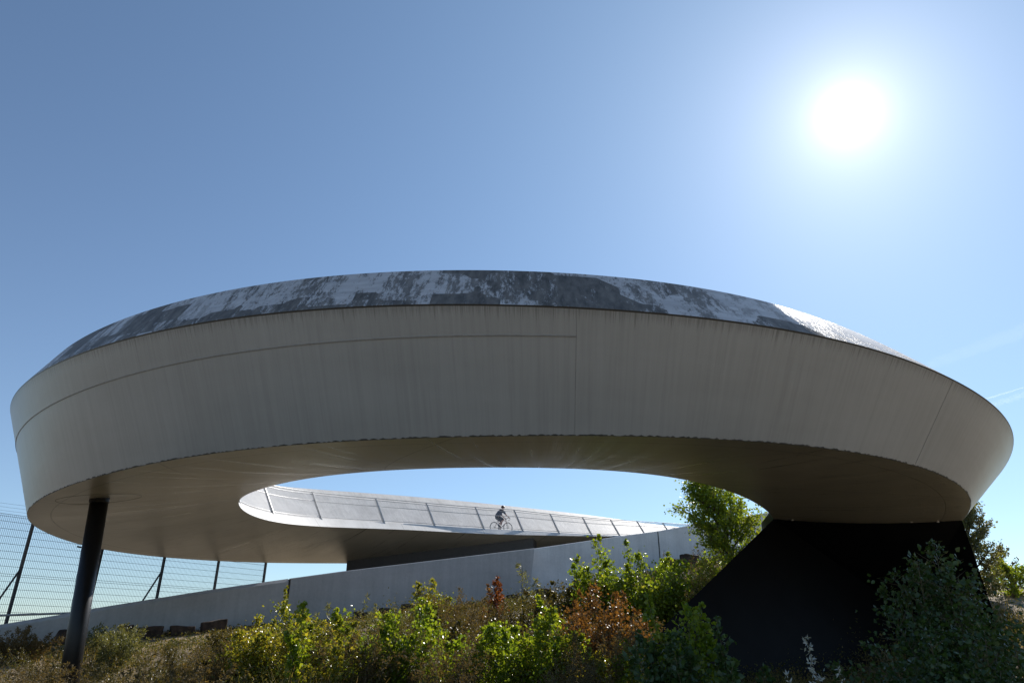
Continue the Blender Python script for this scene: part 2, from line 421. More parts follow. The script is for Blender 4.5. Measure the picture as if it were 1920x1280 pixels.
# ragged black drip edge along the lower corner of the fascia
mb = MB(); rr = random.Random(3); vs = []; fs = []
for i in range(7 * SUB, 18 * SUB):
    p, q = Vector(LB[i]), Vector(LB[i + 1]); up3 = (Vector(LA[i]) - p).normalized(); o3 = Vector((Nn[i, 0], Nn[i, 1], 0)) * .006
    for k in range(5):
        c = p.lerp(q, k / 5) + o3 - up3 * .004; hgt = rr.choice((.004, .012, .022, .026, .034))
        vs += [c, c + up3 * hgt]
fs = [(2 * k, 2 * k + 2, 2 * k + 3, 2 * k + 1) for k in range(len(vs) // 2 - 1)]
mb.add(vs, fs)
mb.build('drip_edge', MT['seamd'], bridge)

# railing of the inner edge
railing = MB(); rail_root = None
post_arc = []
for px, py in ((1163, 1004), (1110, 1001), (1050, 998), (982, 994), (905, 990), (813, 983), (717, 977), (605, 970)):
    i = min(range(SUB, 9 * SUB), key=lambda i: (proj(*LCt[i])[0] - px)**2 + (proj(*LCt[i])[1] - py)**2); post_arc.append(ARC[i])
step0 = 2.4
pre = [post_arc[0] - step0 * k for k in range(1, 8) if post_arc[0] - step0 * k > .3][::-1]
post = []; a = post_arc[-1]
while a + 3.6 < ARC[-1] - .2: a += 3.6; post.append(a)
PA = pre + post_arc + post
def on(P, a):
    return Vector([float(np.interp(a, ARC, P[:, k])) for k in range(3)])
def nrm_at(a): return Vector((float(np.interp(a, ARC, Nn[:, 0])), float(np.interp(a, ARC, Nn[:, 1])), 0)).normalized()
LEAN, RH = .55, 1.42
def rp(a, f, out=0.): 
    """point on the leaning plane of the railing, f = 0 foot .. 1 handrail"""
    n = nrm_at(a); return on(LCt, a) + n * (.03 + LEAN * f + out) + Vector((-n.y, n.x, 0)) * (.36 * f) + Vector((0, 0, RH * f * interp(a, [post_arc[0] - 7, post_arc[0], post_arc[3]], [.72, .84, 1])))
first = None
rail_frames = MB()
def ribbon_bar(f, rad, m, name, seg=6, parent=None):
    mb = MB(); n = int((PA[-1] - PA[0]) / .45)
    mb.tube([rp(PA[0] + (PA[-1] - PA[0]) * k / n, f) for k in range(n + 1)], rad, seg); return mb.build(name, m, parent, True)
rail = ribbon_bar(1.0, .028, MT['galv'], 'railing', 8, bridge)
ribbon_bar(.91, .018, MT['galv'], 'rail', 6, rail); ribbon_bar(.66, .020, MT['galv'], 'rail', 6, rail); ribbon_bar(.06, .020, MT['galv'], 'rail', 6, rail)
for a in PA:
    mb = MB(); n = nrm_at(a); T = Vector((-n.y, n.x, 0)); p0 = rp(a, -.10); p1 = rp(a, 1.0, -.03)
    mb.bar(p0, p1, .05, .15, n, .045, .07)
    mb.build('post', MT['galv'], rail)
# expanded mesh infill: one sloping wire family dense, one sparse
for k in range(len(PA) - 1):
    a0, a1 = PA[k] + .08, PA[k + 1] - .08
    far = ARC[9 * SUB] < a0
    mb = MB(); Wd = a1 - a0; f0, f1 = .07, .90; Hh = (f1 - f0) * math.hypot(RH, LEAN)
    def P2(x, y): return rp(a0 + x, f0 + (f1 - f0) * y / Hh)
    for sgn, gap in ((1, .10), (-1, .10)):
        x = -Hh * .8
        while x < Wd + Hh * .8:
            xa, ya, xb, yb = (x, 0, x + Hh * .8, Hh)
            ta, tb = 0., 1.
            dx = xb - xa
            ta = max(ta, (0 - xa) / dx); tb = min(tb, (Wd - xa) / dx)
            if tb - ta > .03:
                q = [(xa + dx * tt, ya + Hh * tt) for tt in (ta, tb)]
                if sgn < 0: q = [(xx, Hh - yy) for xx, yy in q]
                A_, B_ = P2(*q[0]), P2(*q[1]); Mid = P2((q[0][0] + q[1][0]) / 2, (q[0][1] + q[1][1]) / 2)
                wdt = .013 if sgn > 0 else .004
                nn = nrm_at(a0 + .5 * Wd)
                for s_, e_ in ((A_, Mid), (Mid, B_)):
                    d = (e_ - s_).normalized(); side = d.cross(nn).normalized() * wdt / 2
                    mb.add([s_ - side, s_ + side, e_ + side, e_ - side], [(0, 1, 2, 3)])
            x += gap
    mb.tube([P2(.0, 0), P2(.0, Hh)], .010, 4); mb.tube([P2(Wd, 0), P2(Wd, Hh)], .010, 4)
    mb.build('mesh_panel', MT['galv'], rail)

# black column on the left
def hit_soffit(px, py, lo, hi):
    best = None
    for i in range(lo, hi):
        for k in range(0, 41):
            f = k / 40; p = Vector(LB[i]).lerp(Vector(LC[i]), f); p.z -= .10 * 4 * f * (1 - f)
            q = proj(*p); e = (q[0] - px)**2 + (q[1] - py)**2
            if best is None or e < best[0]: best = (e, p)
    return best[1]
ct = hit_soffit(186, 935, 7 * SUB, 12 * SUB)
zc = ct.y * CP + ct.z * SP; rc = 15.5 / FPX * zc
cb = Vector((pt(121, 1300, ct.y - .0).x, ct.y, -2.4))
cbx = pt(130, 1270, ct.y); dirc = (cbx - ct).normalized(); cb = ct + dirc * 7.2
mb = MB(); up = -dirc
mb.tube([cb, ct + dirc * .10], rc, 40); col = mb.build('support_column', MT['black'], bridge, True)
mb = MB(); mb.tube([ct + dirc * .13, ct + dirc * .10, ct + dirc * .02, ct - dirc * .25], [rc * 1.0, rc * 1.09, rc * 1.09, rc * 1.09], 40); mb.build('column_collar', MT['black'], col, False)
mb = MB(); q = ct + dirc * 1.35 + Vector((-rc - .02, -.05, 0)); mb.tube([q, q + Vector((-.1, -.02, .02))], .022, 8); mb.build('bolt', MT['black'], col)
# weld ring on the soffit round the column head
mb = MB(); ring = []
for k in range(60):
    t = 2 * math.pi * k / 60; x, y = ct.x + 1.05 * math.cos(t), ct.y + 1.05 * math.sin(t)
    ring.append((x, y))
rp_ = []
for x, y in ring:
    bi = min(range(7 * SUB, 12 * SUB), key=lambda i: abs((x - G[i, 0]) * Tn[i, 0] + (y - G[i, 1]) * Tn[i, 1]))
    f = 1 - ((x - G[bi, 0]) * Nn[bi, 0] + (y - G[bi, 1]) * Nn[bi, 1]) / wd[bi]
    z = LB[bi, 2] + (LC[bi, 2] - LB[bi, 2]) * f - .10 * 4 * f * (1 - f); rp_.append((x, y, z - .0))
mb.tube(rp_, .007, 4, closed=True); mb.build('column_weld_ring', MT['seamm'], bridge)

# faceted black pier on the right
T1 = Vector(LC[17 * SUB]) + Vector((0, 0, .25)); T2 = Vector(LB[17 * SUB]) + Vector((-.05, 0, .25))
T1 = pt(1451, 972, T1.y); T2 = pt(1804, 976, Vector(LB[17 * SUB]).y)
T1u = T1 + Vector((0, .02, .35)); T2u = T2 + Vector((-.05, .02, .3))
G1 = pt(1184, 1232, T1.y - 4.0); d1 = (G1 - T1); G1 = T1 + d1 * 1.35
G2 = pt(1760, 1190, T1.y + 1.6); d2 = (G2 - T1); G2 = T1 + d2 * 1.45
G3 = pt(1838, 1075, T2.y + .7); d3 = (G3 - T2); G3 = T2 + d3 * 3.3
T3 = T2 + Vector((-1.8, 3.0, 0)); T4 = T1 + Vector((.6, 3.0, 0)); G4 = G3 + Vector((-2.2, 4.5, 0)); G5 = G1 + Vector((2.5, 9, 0))
T3u, T4u = T3 + Vector((0, 0, .3)), T4 + Vector((0, 0, .3))
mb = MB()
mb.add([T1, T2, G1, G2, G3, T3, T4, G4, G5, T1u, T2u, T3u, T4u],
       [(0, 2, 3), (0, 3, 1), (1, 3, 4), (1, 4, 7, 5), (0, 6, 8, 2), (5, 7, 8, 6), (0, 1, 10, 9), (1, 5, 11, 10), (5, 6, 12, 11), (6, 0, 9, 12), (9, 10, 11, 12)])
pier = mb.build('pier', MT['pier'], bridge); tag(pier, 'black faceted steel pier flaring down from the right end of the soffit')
# small fixings and pale drips where the pier meets the soffit
for px in (1488, 1640, 1652, 1672, 1686, 1713, 1760):
    mb = MB(); f = (px - 1451) / (1804 - 1451); p = T1.lerp(T2, f) + Vector((0, -.05, -.03)); mb.box(p, (.035, 0, 0), (0, .03, 0), (0, 0, .035 if px != 1713 else .05))
    mb.build('fixing', MT['galv'], pier)

# charcoal pier under the far side
E1 = hit_soffit(650, 1051, 3 * SUB, 9 * SUB); E2 = hit_soffit(1000, 1008, 2 * SUB, 7 * SUB)
mb = MB(); top = []; bot = []
e1, e2 = E1 + Vector((0, 0, .05)), E2 + Vector((0, 0, .05))
dd = (E2 - E1); dd.z = 0; dn = Vector((-dd.y, dd.x, 0)).normalized()
w_ = 1.1
up_ = Vector((0, 0, .5))
mb.add([e1, e2, e2 + dn * w_ + Vector((.5, 0, 0)), e1 + dn * w_, e1 - Vector((0, 0, 4)), e2 - Vector((0, 0, 5)), e2 + dn * w_ - Vector((-.5, 0, 5)), e1 + dn * w_ - Vector((0, 0, 4)),
        e1 + up_ * .1, e2 + up_ * .1],
       [(0, 4, 5, 1), (1, 5, 6, 2), (2, 6, 7, 3), (3, 7, 4, 0), (0, 1, 2, 3)])
fp = mb.build('pier', MT['darkpier'], bridge); tag(fp, 'charcoal slab pier between the far side of the spiral and the grey wall')

# ------------------------------------------------------------------ retaining walls and terrain
WL0 = pt(0, 1170, 29.0); WL1 = pt(1243, 993, 46.0)
wdir = Vector((WL1.x - WL0.x, WL1.y - WL0.y)).normalized(); wn = Vector((-wdir.y, wdir.x))   # wn points away from the camera
def wall_hit(px, py, off=0.):
    """point of the wall's plan line seen at a pixel"""
    a = (px - 960) / FPX; b = (640 - py) / FPX; dx, dy, dz = a, CP - b * SP, SP + b * CP
    ox, oy = WL0.x + wn.x * off, WL0.y + wn.y * off
    f = (ox * wn.x + oy * wn.y) / (dx * wn.x + dy * wn.y)
    p = Vector((dx * f, dy * f, dz * f)); s = (p.x - WL0.x) * wdir.x + (p.y - WL0.y) * wdir.y
    return s, p.z
TOPPX = [(-500, 1243), (-250, 1207), (0, 1170), (133, 1148), (167, 1141), (393, 1105), (490, 1091), (640, 1070.5), (820, 1049), (1002, 1027), (1163, 1004), (1243, 993), (1323, 979), (1420, 963), (1520, 948)]
TOP = [wall_hit(*p) for p in TOPPX]; TS_ = [a for a, b in TOP]; TZ = [b for a, b in TOP]
def wtop(s): return float(np.interp(s, TS_, TZ))
FOOTPX = [(-500, 1262), (-250, 1240), (0, 1212), (110, 1204), (230, 1182), (400, 1180), (550, 1166), (700, 1156), (850, 1136), (1000, 1122), (1130, 1096), (1250, 1064), (1330, 1046), (1420, 1030)]
FOOT = [wall_hit(*p) for p in FOOTPX]; FS = [a for a, b in FOOT]; FZ = [b for a, b in FOOT]
def terr(x, y):
    """ground height: rises from the camera to the foot of the wall; road level behind it"""
    s = (x - WL0.x) * wdir.x + (y - WL0.y) * wdir.y; d = (x - WL0.x) * wn.x + (y - WL0.y) * wn.y   # d > 0 behind the wall
    foot = float(np.interp(s, FS, FZ))
    sR = FS[-1]
    if s > sR: foot = foot - min(1, (s - sR) / 14) * 1.4
    if s < FS[0]: foot = FZ[0]
    wob = .24 * math.sin(x * .9 + y * .4) + .13 * math.sin(x * .37 - y * .8 + 2) + .08 * math.sin(2.1 * x + 1.7 * y)
    if d <= 1.9:
        yw = y - d / max(wn.y, .3)          # y of the wall straight ahead
        y0 = 8.5 + 9 * min(1, max(0, (-x - 5) / 6)) + 9 * min(1, max(0, (x - 2) / 3)); t = (y - y0) / max(yw - y0, 1); t = max(0, min(1, t)); t2 = t * .75 + .25 * t * t * (3 - 2 * t)
        return -1.75 + (foot + 1.75) * t2 + wob * min(1, max(0, (y - 6) / 8)) * (1 - t**4)
    back = wtop(min(s, TS_[-1])) - 1.0 if s < TS_[-1] - 3 else foot
    k = min(1, max(0, (d - 22) / 90)); k = k * k * (3 - 2 * k)
    far = -2.5
    rise = min(1, (d - 1.9) / .6) if s < TS_[-1] - 3 else 1
    hh = foot + (back - foot) * rise
    return hh * (1 - k) + far * k
def grid_axis(vals):
    return sorted(set(round(v, 3) for v in vals))
xs = grid_axis(list(np.arange(-45, 45.1, .75)) + [-20000, -8000, -3000, -1200, -500, -250, -140, -90, -60, 60, 90, 140, 250, 500, 1200, 3000, 8000, 20000])
ys = grid_axis(list(np.arange(0, 75.1, .75)) + [-20000, -8000, -3000, -1000, -300, -100, -40, -15, -6, 90, 110, 135, 170, 220, 300, 500, 1000, 3000, 8000, 20000])
mb = MB(); vs = [(x, y, terr(x, y) if abs(x) < 300 and -50 < y < 400 else (-2.5 if y > 0 else -1.75)) for y in ys for x in xs]; nx = len(xs)
fs = [(j * nx + i, j * nx + i + 1, (j + 1) * nx + i + 1, (j + 1) * nx + i) for j in range(len(ys) - 1) for i in range(nx - 1)]
mb.add(vs, fs); g = mb.build('ground', MT['ground'], None, True); tag(g, 'dry brown slope rising to the wall', None, None, 'structure')

def wall_panel(s0, s1, off, thick, mt, name, parent, slant=0.0, ch=.12, dz=0.):
    """one cast panel of the wall from s0 to s1 with a chamfered top edge; slant pulls the foot of its right end to the left"""
    n = max(2, int((s1 - s0) / .8)); mb = MB(); prof = []
    for k in range(n + 1):
        s = s0 + (s1 - s0) * k / n; zt = wtop(s) + dz; zb = -3.0
        sb = s - (slant if k == n else 0)
        c = Vector((WL0.x + wdir.x * s, WL0.y + wdir.y * s, 0)); cb_ = Vector((WL0.x + wdir.x * sb, WL0.y + wdir.y * sb, 0)); w3 = Vector((wn.x, wn.y, 0))
        prof.append([cb_ + w3 * off + Vector((0, 0, zb)), c + w3 * off + Vector((0, 0, zt - ch)), c + w3 * (off + ch) + Vector((0, 0, zt)),
                     c + w3 * (off + thick) + Vector((0, 0, zt)), cb_ + w3 * (off + thick) + Vector((0, 0, zb))])
    vs = [v for p in prof for v in p]; m = 5; fs = []
    for k in range(n):
        for j in range(4): fs.append((k * m + j, (k + 1) * m + j, (k + 1) * m + j + 1, k * m + j + 1))
    fs.append(tuple(range(m - 1, -1, -1))); fs.append(tuple(n * m + j for j in range(m)))
    mb.add(vs, fs); return mb.build(name, mt, parent)
sJ1 = wall_hit(543, 1090)[0]; sE = wall_hit(1002, 1027)[0]; sJ2 = wall_hit(1243, 993)[0]
wl = empty('retaining_wall', (WL0.x, WL0.y, 0)); tag(wl, 'long grey concrete wall rising from the left edge to a slanting end in the middle', 'wall')
wall_panel(TS_[0], sJ1 - .05, 0, .45, MT['wall'], 'wall_panel', wl, 0, .14)
wall_panel(sJ1 + .05, sE, 0, .45, MT['wall'], 'wall_panel', wl, 1.15, .03)
mb = MB(); c = Vector((WL0.x + wdir.x * sJ1 + wn.x * .2, WL0.y + wdir.y * sJ1 + wn.y * .2, wtop(sJ1) - 2.05)); w3 = Vector((wdir.x, wdir.y, 0))
mb.box(c, w3 * .052, Vector((wn.x, wn.y, 0)) * .15, (0, 0, 2.0)); mb.build('joint_seal', MT['seamd'], wl)
wr = empty('retaining_wall', (WL1.x, WL1.y, 0)); tag(wr, 'bluish grey concrete wall at the top of the slope running right behind the pier', 'wall')
wall_panel(sE - 1.6, sJ2 - .06, .5, .45, MT['wall2'], 'wall_panel', wr, 0, .03)
wall_panel(sJ2 + .06, TS_[-1], .5, .45, MT['wall2'], 'wall_panel', wr, 0, .03)
mb = MB(); c = Vector((WL0.x + wdir.x * sJ2 + wn.x * .7, WL0.y + wdir.y * sJ2 + wn.y * .7, wtop(sJ2) - 2.05))
mb.box(c, w3 * .062, Vector((wn.x, wn.y, 0)) * .15, (0, 0, 2.0)); mb.build('joint_seal', MT['seamd'], wr)

# handrail pipe behind the wall, far left
s0, z0 = wall_hit(-200, 1160, 1.0); s1, z1 = wall_hit(150, 1148, 1.0)
def wp(s, off, z): return Vector((WL0.x + wdir.x * s + wn.x * off, WL0.y + wdir.y * s + wn.y * off, z))
hr = MB(); hr.tube([wp(s0, 1., z0), wp(s1, 1., z1)], .045, 10); h = hr.build('handrail', MT['galv'], None, True)
tag(h, 'single grey handrail pipe behind the low left end of the concrete wall', 'handrail')
for k in (.1, .5, .9):
    mb = MB(); s = s0 + (s1 - s0) * k; z = z0 + (z1 - z0) * k; mb.tube([wp(s, 1., z), wp(s, 1., z - 1.4)], .035, 8); mb.build('post', MT['galv'], h)

# stones along the wall foot
def make_stone(px, py, w, h, lab, big=False, tilt=0):
    s, z = wall_hit(px, py, -1.1); c = wp(s, -1.1, 0); base = terr(c.x, c.y)
    zz = c.y * CP + z * SP; ww = w / FPX * zz; hh = h / FPX * zz
    c.z = z + hh * .0
    bm_r = random.Random(int(px)); mb = MB(); nseg = 5
    import bmesh
    bm = bmesh.new(); bmesh.ops.create_cube(bm, size=1); bmesh.ops.subdivide_edges(bm, edges=bm.edges[:], cuts=4, use_grid_fill=True)
    tot = hh + .5
    for v in bm.verts:
        k = v.co.z + .5
        fx = (.92 + .12 * k) if not big else (1.15 - .5 * k)
        rx = bm_r.uniform(-.035, .035)
        r2 = Vector((v.co.x, v.co.y)).length
        v.co = Vector((v.co.x * ww * fx + rx * ww, v.co.y * .7 * fx + bm_r.uniform(-.03, .03), (v.co.z - .5) * tot + bm_r.uniform(-.045, .045) * hh + (.05 * hh * math.sin(5 * v.co.x + px))))
        v.co.z += tilt * v.co.x
    me = bpy.data.meshes.new('stone_block'); bm.to_mesh(me); bm.free(); me.materials.append(MT['stone'])
    o = bpy.data.objects.new('stone_block', me); sc.collection.objects.link(o); o.location = c; o.rotation_euler = (0, 0, math.atan2(wdir.y, wdir.x))
    o.modifiers.new('bevel', 'BEVEL').width = .03
    tag(o, lab, 'stone', 'rough stone blocks set along the foot of the wall')
make_stone(135, 1181, 62, 32, 'large rounded dark stone behind the black column, leftmost of the row', True)
make_stone(237, 1171, 24, 22, 'stone block half hidden by tall grass just right of the black column')
make_stone(283, 1174, 40, 16, 'low stone block with a rough slanting top in the grass, second right of the column', False, .05)
make_stone(343, 1173, 40, 16, 'low flat-topped stone block in the grass, between its slanting and its tall neighbour')
make_stone(402, 1163, 40, 24, 'tall stone block with a slanting top at the left flank of the leafy sapling clump', False, .1)
make_stone(682, 1147, 30, 22, 'dark rounded stone block just left of the pale bushy twigs at the wall')
make_stone(726, 1140, 28, 18, 'dark stone block behind pale bushy twigs against the wall')
make_stone(770, 1133, 28, 22, 'dark stone block left of the yellow-green shrub at the wall')
make_stone(962, 1114, 16, 14, 'small dark stone block just left of the tall willow shoots')
make_stone(1020, 1104, 28, 20, 'dark stone block right of the tall willow shoots below the step in the wall')
make_stone(1254, 1047, 26, 24, 'dark square stone block by the vertical joint of the right wall')
make_stone(1292, 1040, 30, 18, 'reddish dark stone block uphill of the wall joint, rightmost of the row')

# ------------------------------------------------------------------ mesh fence
z0f = 29.0; ax, av, zv = -.7297, .056, .0937
def fpos(t):
    zc_ = z0f * (1 + zv * t); X = z0f * (ax + av * t)
    return Vector((X, zc_ / CP * .985 - .3, 0))
FTOP = pt(26, 970, fpos(0).y).z
fe = empty('mesh_fence', fpos(1)); tag(fe, 'tall dark welded mesh fence with steel posts behind the wall on the left', 'fence')
for t in range(-2, 5):
    p = fpos(t); mb = MB(); d = fpos(t + 1) - fpos(t); d.normalize(); zb = terr(p.x, p.y) - .3
    mb.bar((p.x, p.y, zb), (p.x, p.y, FTOP), .11, .11, d)
    q = Vector((p.x, p.y, FTOP)); mb.bar(q, q + Vector((-.25, -.3, .45)), .04, .04)
    mb.build('post', MT['fence'], fe)
    if t in (0, 2):
        mb = MB(); a = Vector((p.x, p.y, zb + (FTOP - zb) * .62)); b_ = a + (fpos(t - 1) - p) * .42; b_.z = zb; mb.bar(a, b_, .06, .06); mb.build('brace', MT['fence'], fe)
for t in range(-2, 4):
    a, b_ = fpos(t), fpos(t + 1); mb = MB(); d = b_ - a; Wf = d.length; n = int(Wf / .075); zb = terr(a.x, a.y) - .2
    for k in range(1, n):
        p = a.lerp(b_, k / n); mb.bar((p.x, p.y, zb), (p.x, p.y, FTOP), .009, .009, d)
    z = FTOP; j = 0
    while z > zb:
        mb.bar((a.x, a.y, z), (b_.x, b_.y, z), .013, .013)
        if j in (0, 8, 16): mb.bar((a.x, a.y, z - .09), (b_.x, b_.y, z - .09), .013, .013)
        z -= .30; j += 1
    mb.build('mesh_panel', MT['fence'], fe)
mb = MB()
for k in range(3):
    o_ = Vector((-.25, -.3, .45)) * ((k + 1) / 3); prev = None
    for t in np.arange(-2, 4.01, .25):
        p = fpos(t); q = Vector((p.x, p.y, FTOP)) + o_; q.z -= .03 * math.sin(math.pi * (t % 1))
        if prev: mb.bar(prev, q, .007, .007)
        prev = q
mb.build('barbed_wire', MT['fence'], fe)

# ------------------------------------------------------------------ cyclist and bicycle
def pos_deck(px, lat):
    best = None
    for i in range(2 * SUB, 7 * SUB):
        p = Vector(LDk[i]) + Vector((Nn[i, 0], Nn[i, 1], 0)) * lat
        q = proj(p.x, p.y, p.z + .8)
        if best is None or abs(q[0] - px) < best[0]: best = (abs(q[0] - px), i, p)
    return best[1], best[2]
ic, pc = pos_deck(942, 1.05)
ia = ic
fwd = Vector((-Tn[ic, 0], -Tn[ic, 1], 0)); slope = (G[ic - 8, 2] - G[ic + 8, 2]) / np.linalg.norm(G[ic - 8, :2] - G[ic + 8, :2])
yaw = math.atan2(fwd.y, fwd.x)
SCL = 1.0
bike = empty('bicycle', pc); bike.scale = (1.09,) * 3; bike.rotation_euler = (0, -math.atan(slope), yaw)
tag(bike, 'road bicycle with dropped handlebars ridden along the far deck', 'bicycle')
def child(mb, name, m, parent, smooth=True):
    o = mb.build(name, m, None, smooth); o.parent = parent; return o
def circle(c, r, n=28, ax='y'):
    return [Vector((c[0] + r * math.cos(2 * math.pi * k / n), c[1], c[2] + r * math.sin(2 * math.pi * k / n))) for k in range(n)]
for x in (-.50, .50):
    mb = MB(); mb.tube(circle((x, 0, .34), .327), .016, 8, closed=True); wh = child(mb, 'wheel', MT['rubber'], bike)
    mb = MB(); mb.tube(circle((x, 0, .34), .305), .011, 6, closed=True); child(mb, 'rim', MT['bikeblack'], wh)
    mb = MB()
    for k in range(20):
        a = 2 * math.pi * k / 20; mb.bar((x + .02 * math.cos(a + 1), .02 * (-1)**k, .34 + .02 * math.sin(a + 1)), (x + .30 * math.cos(a), 0, .34 + .30 * math.sin(a)), .003, .003, (0, 1, 0))
    mb.tube([(x, -.05, .34), (x, .05, .34)], .02, 8); child(mb, 'spokes', MT['galv'], wh)
mb = MB(); BB = (-.08, 0, .27); ST = (-.22, 0, .80); HT = (.36, 0, .83); HB = (.40, 0, .68); FH = (.50, 0, .34); RH_ = (-.50, 0, .34)
for a, b_, r in ((BB, ST, .016), (ST, HT, .015), (HB, BB, .02), (HT, HB, .018)): mb.tube([a, b_], r, 8)
for s in (-1, 1):
    mb.tube([(BB[0], .03 * s, BB[2]), (RH_[0], .06 * s, RH_[2])], .009, 6); mb.tube([(ST[0], .02 * s, ST[2] - .03), (RH_[0], .06 * s, RH_[2])], .008, 6)
child(mb, 'frame', MT['bikeframe'], bike)
mb = MB()
for s in (-1, 1): mb.tube([(HB[0], .03 * s, HB[2]), (.425, .05 * s, .58), (FH[0], .05 * s, FH[2])], .011, 6)
child(mb, 'fork', MT['bikeblack'], bike)
mb = MB(); mb.tube([ST, (-.255, 0, .93)], .013, 8); sp_ = child(mb, 'seat_post', MT['bikeblack'], bike)
mb = MB(); mb.tube([(-.40, 0, .955), (-.34, 0, .955), (-.26, 0, .95), (-.18, 0, .95), (-.12, 0, .945)], [.05, .075, .05, .025, .018], 10); child(mb, 'saddle', MT['bikeblack'], sp_)
mb = MB(); mb.tube([HT, (.345, 0, .89), (.43, 0, .92)], .014, 8)
mb.tube([(.43, -.20, .92), (.43, 0, .92), (.43, .20, .92)], .013, 8)
for s in (-1, 1): mb.tube([(.43, .20 * s, .92), (.48, .205 * s, .925), (.53, .21 * s, .91), (.545, .21 * s, .86), (.52, .21 * s, .80), (.46, .21 * s, .78), (.41, .21 * s, .785)], .014, 8)
child(mb, 'handlebar', MT['bikeblack'], bike)
mb = MB(); mb.tube(circle((BB[0], .05, BB[2]), .09, 20), .006, 6, closed=True)
pa = Vector((.12, 0, -.12)); mb.bar((BB[0], .07, BB[2]), (BB[0] + .12, .07, BB[2] - .12), .02, .012, (0, 1, 0)); mb.bar((BB[0], -.07, BB[2]), (BB[0] - .12, -.07, BB[2] + .12), .02, .012, (0, 1, 0))
mb.box((BB[0] + .12, .12, BB[2] - .12), (.045, 0, 0), (0, .045, 0), (0, 0, .01)); mb.box((BB[0] - .12, -.12, BB[2] + .12), (.045, 0, 0), (0, .045, 0), (0, 0, .01))
child(mb, 'crank', MT['bikeblack'], bike)

def skin_obj(name, verts, edges, radii, m, parent, sub=2, root=0):
    me = bpy.data.meshes.new(name); me.from_pydata(verts, edges, []); me.materials.append(m)
    o = bpy.data.objects.new(name, me); sc.collection.objects.link(o)
    sk = o.modifiers.new('skin', 'SKIN'); sk.use_smooth_shade = True
    if not me.skin_vertices: 
        bpy.context.view_layer.objects.active = o
    sv = me.skin_vertices[0].data if me.skin_vertices else None
    if sv is None: return o
    for i, r in enumerate(radii): sv[i].radius = r if isinstance(r, tuple) else (r, r)
    sv[root].use_root = True
    o.modifiers.new('sub', 'SUBSURF').levels = sub; o.modifiers['sub'].render_levels = sub
    if parent: o.parent = parent
    return o
# rider, in bicycle coordinates (x forward, y left, z up)
person = empty('person', pc); person.scale = (1.09,) * 3; person.rotation_euler = bike.rotation_euler
tag(person, 'cyclist in a navy top, black shorts and dark helmet leaning forward over the handlebars', 'person')
V = [(-.27, 0, 1.00), (-.20, 0, 1.12), (-.09, 0, 1.25), (.03, 0, 1.36), (.10, 0, 1.42), (.145, 0, 1.48), (.19, 0, 1.56), (.205, 0, 1.63)]
Rr = [(.13, .15), (.12, .14), (.12, .155), (.115, .16), (.07, .08), (.055, .055), (.085, .08), (.06, .065)]
Ed = [(i, i + 1) for i in range(7)]
def limb(pts, rad, root_i):
    s = len(V)
    for p in pts: V.append(p)
    for r in rad: Rr.append((r, r))
    Ed.append((root_i, s)); Ed.extend((s + k, s + k + 1) for k in range(len(pts) - 1)); return s
hands = []
for s in (-1, 1):
    k = limb([(.05, .17 * s, 1.37), (.17, .21 * s, 1.20), (.26, .215 * s, 1.10), (.38, .21 * s, 1.00), (.44, .21 * s, .965)], [.055, .045, .042, .032, .024], 3)
    # palm and five fingers over the brake hood
    k2 = limb([(.475, .21 * s, .955)], [.03], len(V) - 1)
    pi_ = len(V) - 1
    for j, (dy, ln) in enumerate(((-.027, .055), (-.009, .062), (.009, .058), (.026, .046))):
        limb([(.505, (.21 + dy) * s, .955), (.505 + ln * .5, (.21 + dy) * s, .940), (.505 + ln * .6, (.21 + dy) * s, .915)], [.009, .0085, .008], pi_)
    limb([(.485, (.21 - .035) * s, .935), (.50, (.21 - .04) * s, .91)], [.010, .009], pi_)
# legs: left foot down-forward, right foot up-back
ft = {1: Vector((BB[0] + .12, .11, BB[2] - .10)), -1: Vector((BB[0] - .12, -.11, BB[2] + .14))}
for s in (-1, 1):
    f = ft[s]; kn = Vector((.13, .10 * s, .70)) if s > 0 else Vector((.17, -.10, .83)); an = f + Vector((-.07, 0, .10))
    hip = Vector((-.24, .09 * s, .98)); mid = hip.lerp(kn, .5); cal = kn.lerp(an, .35) + Vector((-.02, 0, 0))
    limb([tuple(hip), tuple(mid), tuple(kn), tuple(cal), tuple(an), tuple(f + Vector((-.02, 0, .05))), tuple(f + Vector((.09, 0, .02)))],
         [.10, .078, .058, .055, .036, .038, .03], 0)
body = skin_obj('body', V, Ed, Rr, MT['skin'], person)
# clothing as shells slightly larger than the body
def shell(name, pts, rad, m, seg=14):
    mb = MB(); 
    prev = []
    mb.tube(pts, rad, seg); return child(mb, name, m, person)
def ell(name, rings, m, parent, seg=18):
    """closed surface through elliptical rings: centre, half width (y), half depth, axis tilt"""
    mb = MB(); vs = []
    for (c, ry, rd, tx) in rings:
        d = Vector((math.cos(tx), 0, math.sin(tx)))
        for k in range(seg):
            a = 2 * math.pi * k / seg; vs.append(Vector(c) + Vector((0, 1, 0)) * ry * math.cos(a) + d * rd * math.sin(a))
    fs = [(i * seg + k, i * seg + (k + 1) % seg, (i + 1) * seg + (k + 1) % seg, (i + 1) * seg + k) for i in range(len(rings) - 1) for k in range(seg)]
    fs += [tuple(range(seg - 1, -1, -1)), tuple((len(rings) - 1) * seg + k for k in range(seg))]
    mb.add(vs, fs); return child(mb, name, m, parent)
a_ = R(-42)
jersey = ell('jersey', [((-.31, 0, 1.00), .14, .13, a_), ((-.22, 0, 1.10), .165, .145, a_), ((-.10, 0, 1.23), .175, .15, a_), ((.02, 0, 1.34), .20, .14, a_), ((.085, 0, 1.40), .16, .11, a_), ((.125, 0, 1.445), .075, .075, a_)], MT['navy'], person)
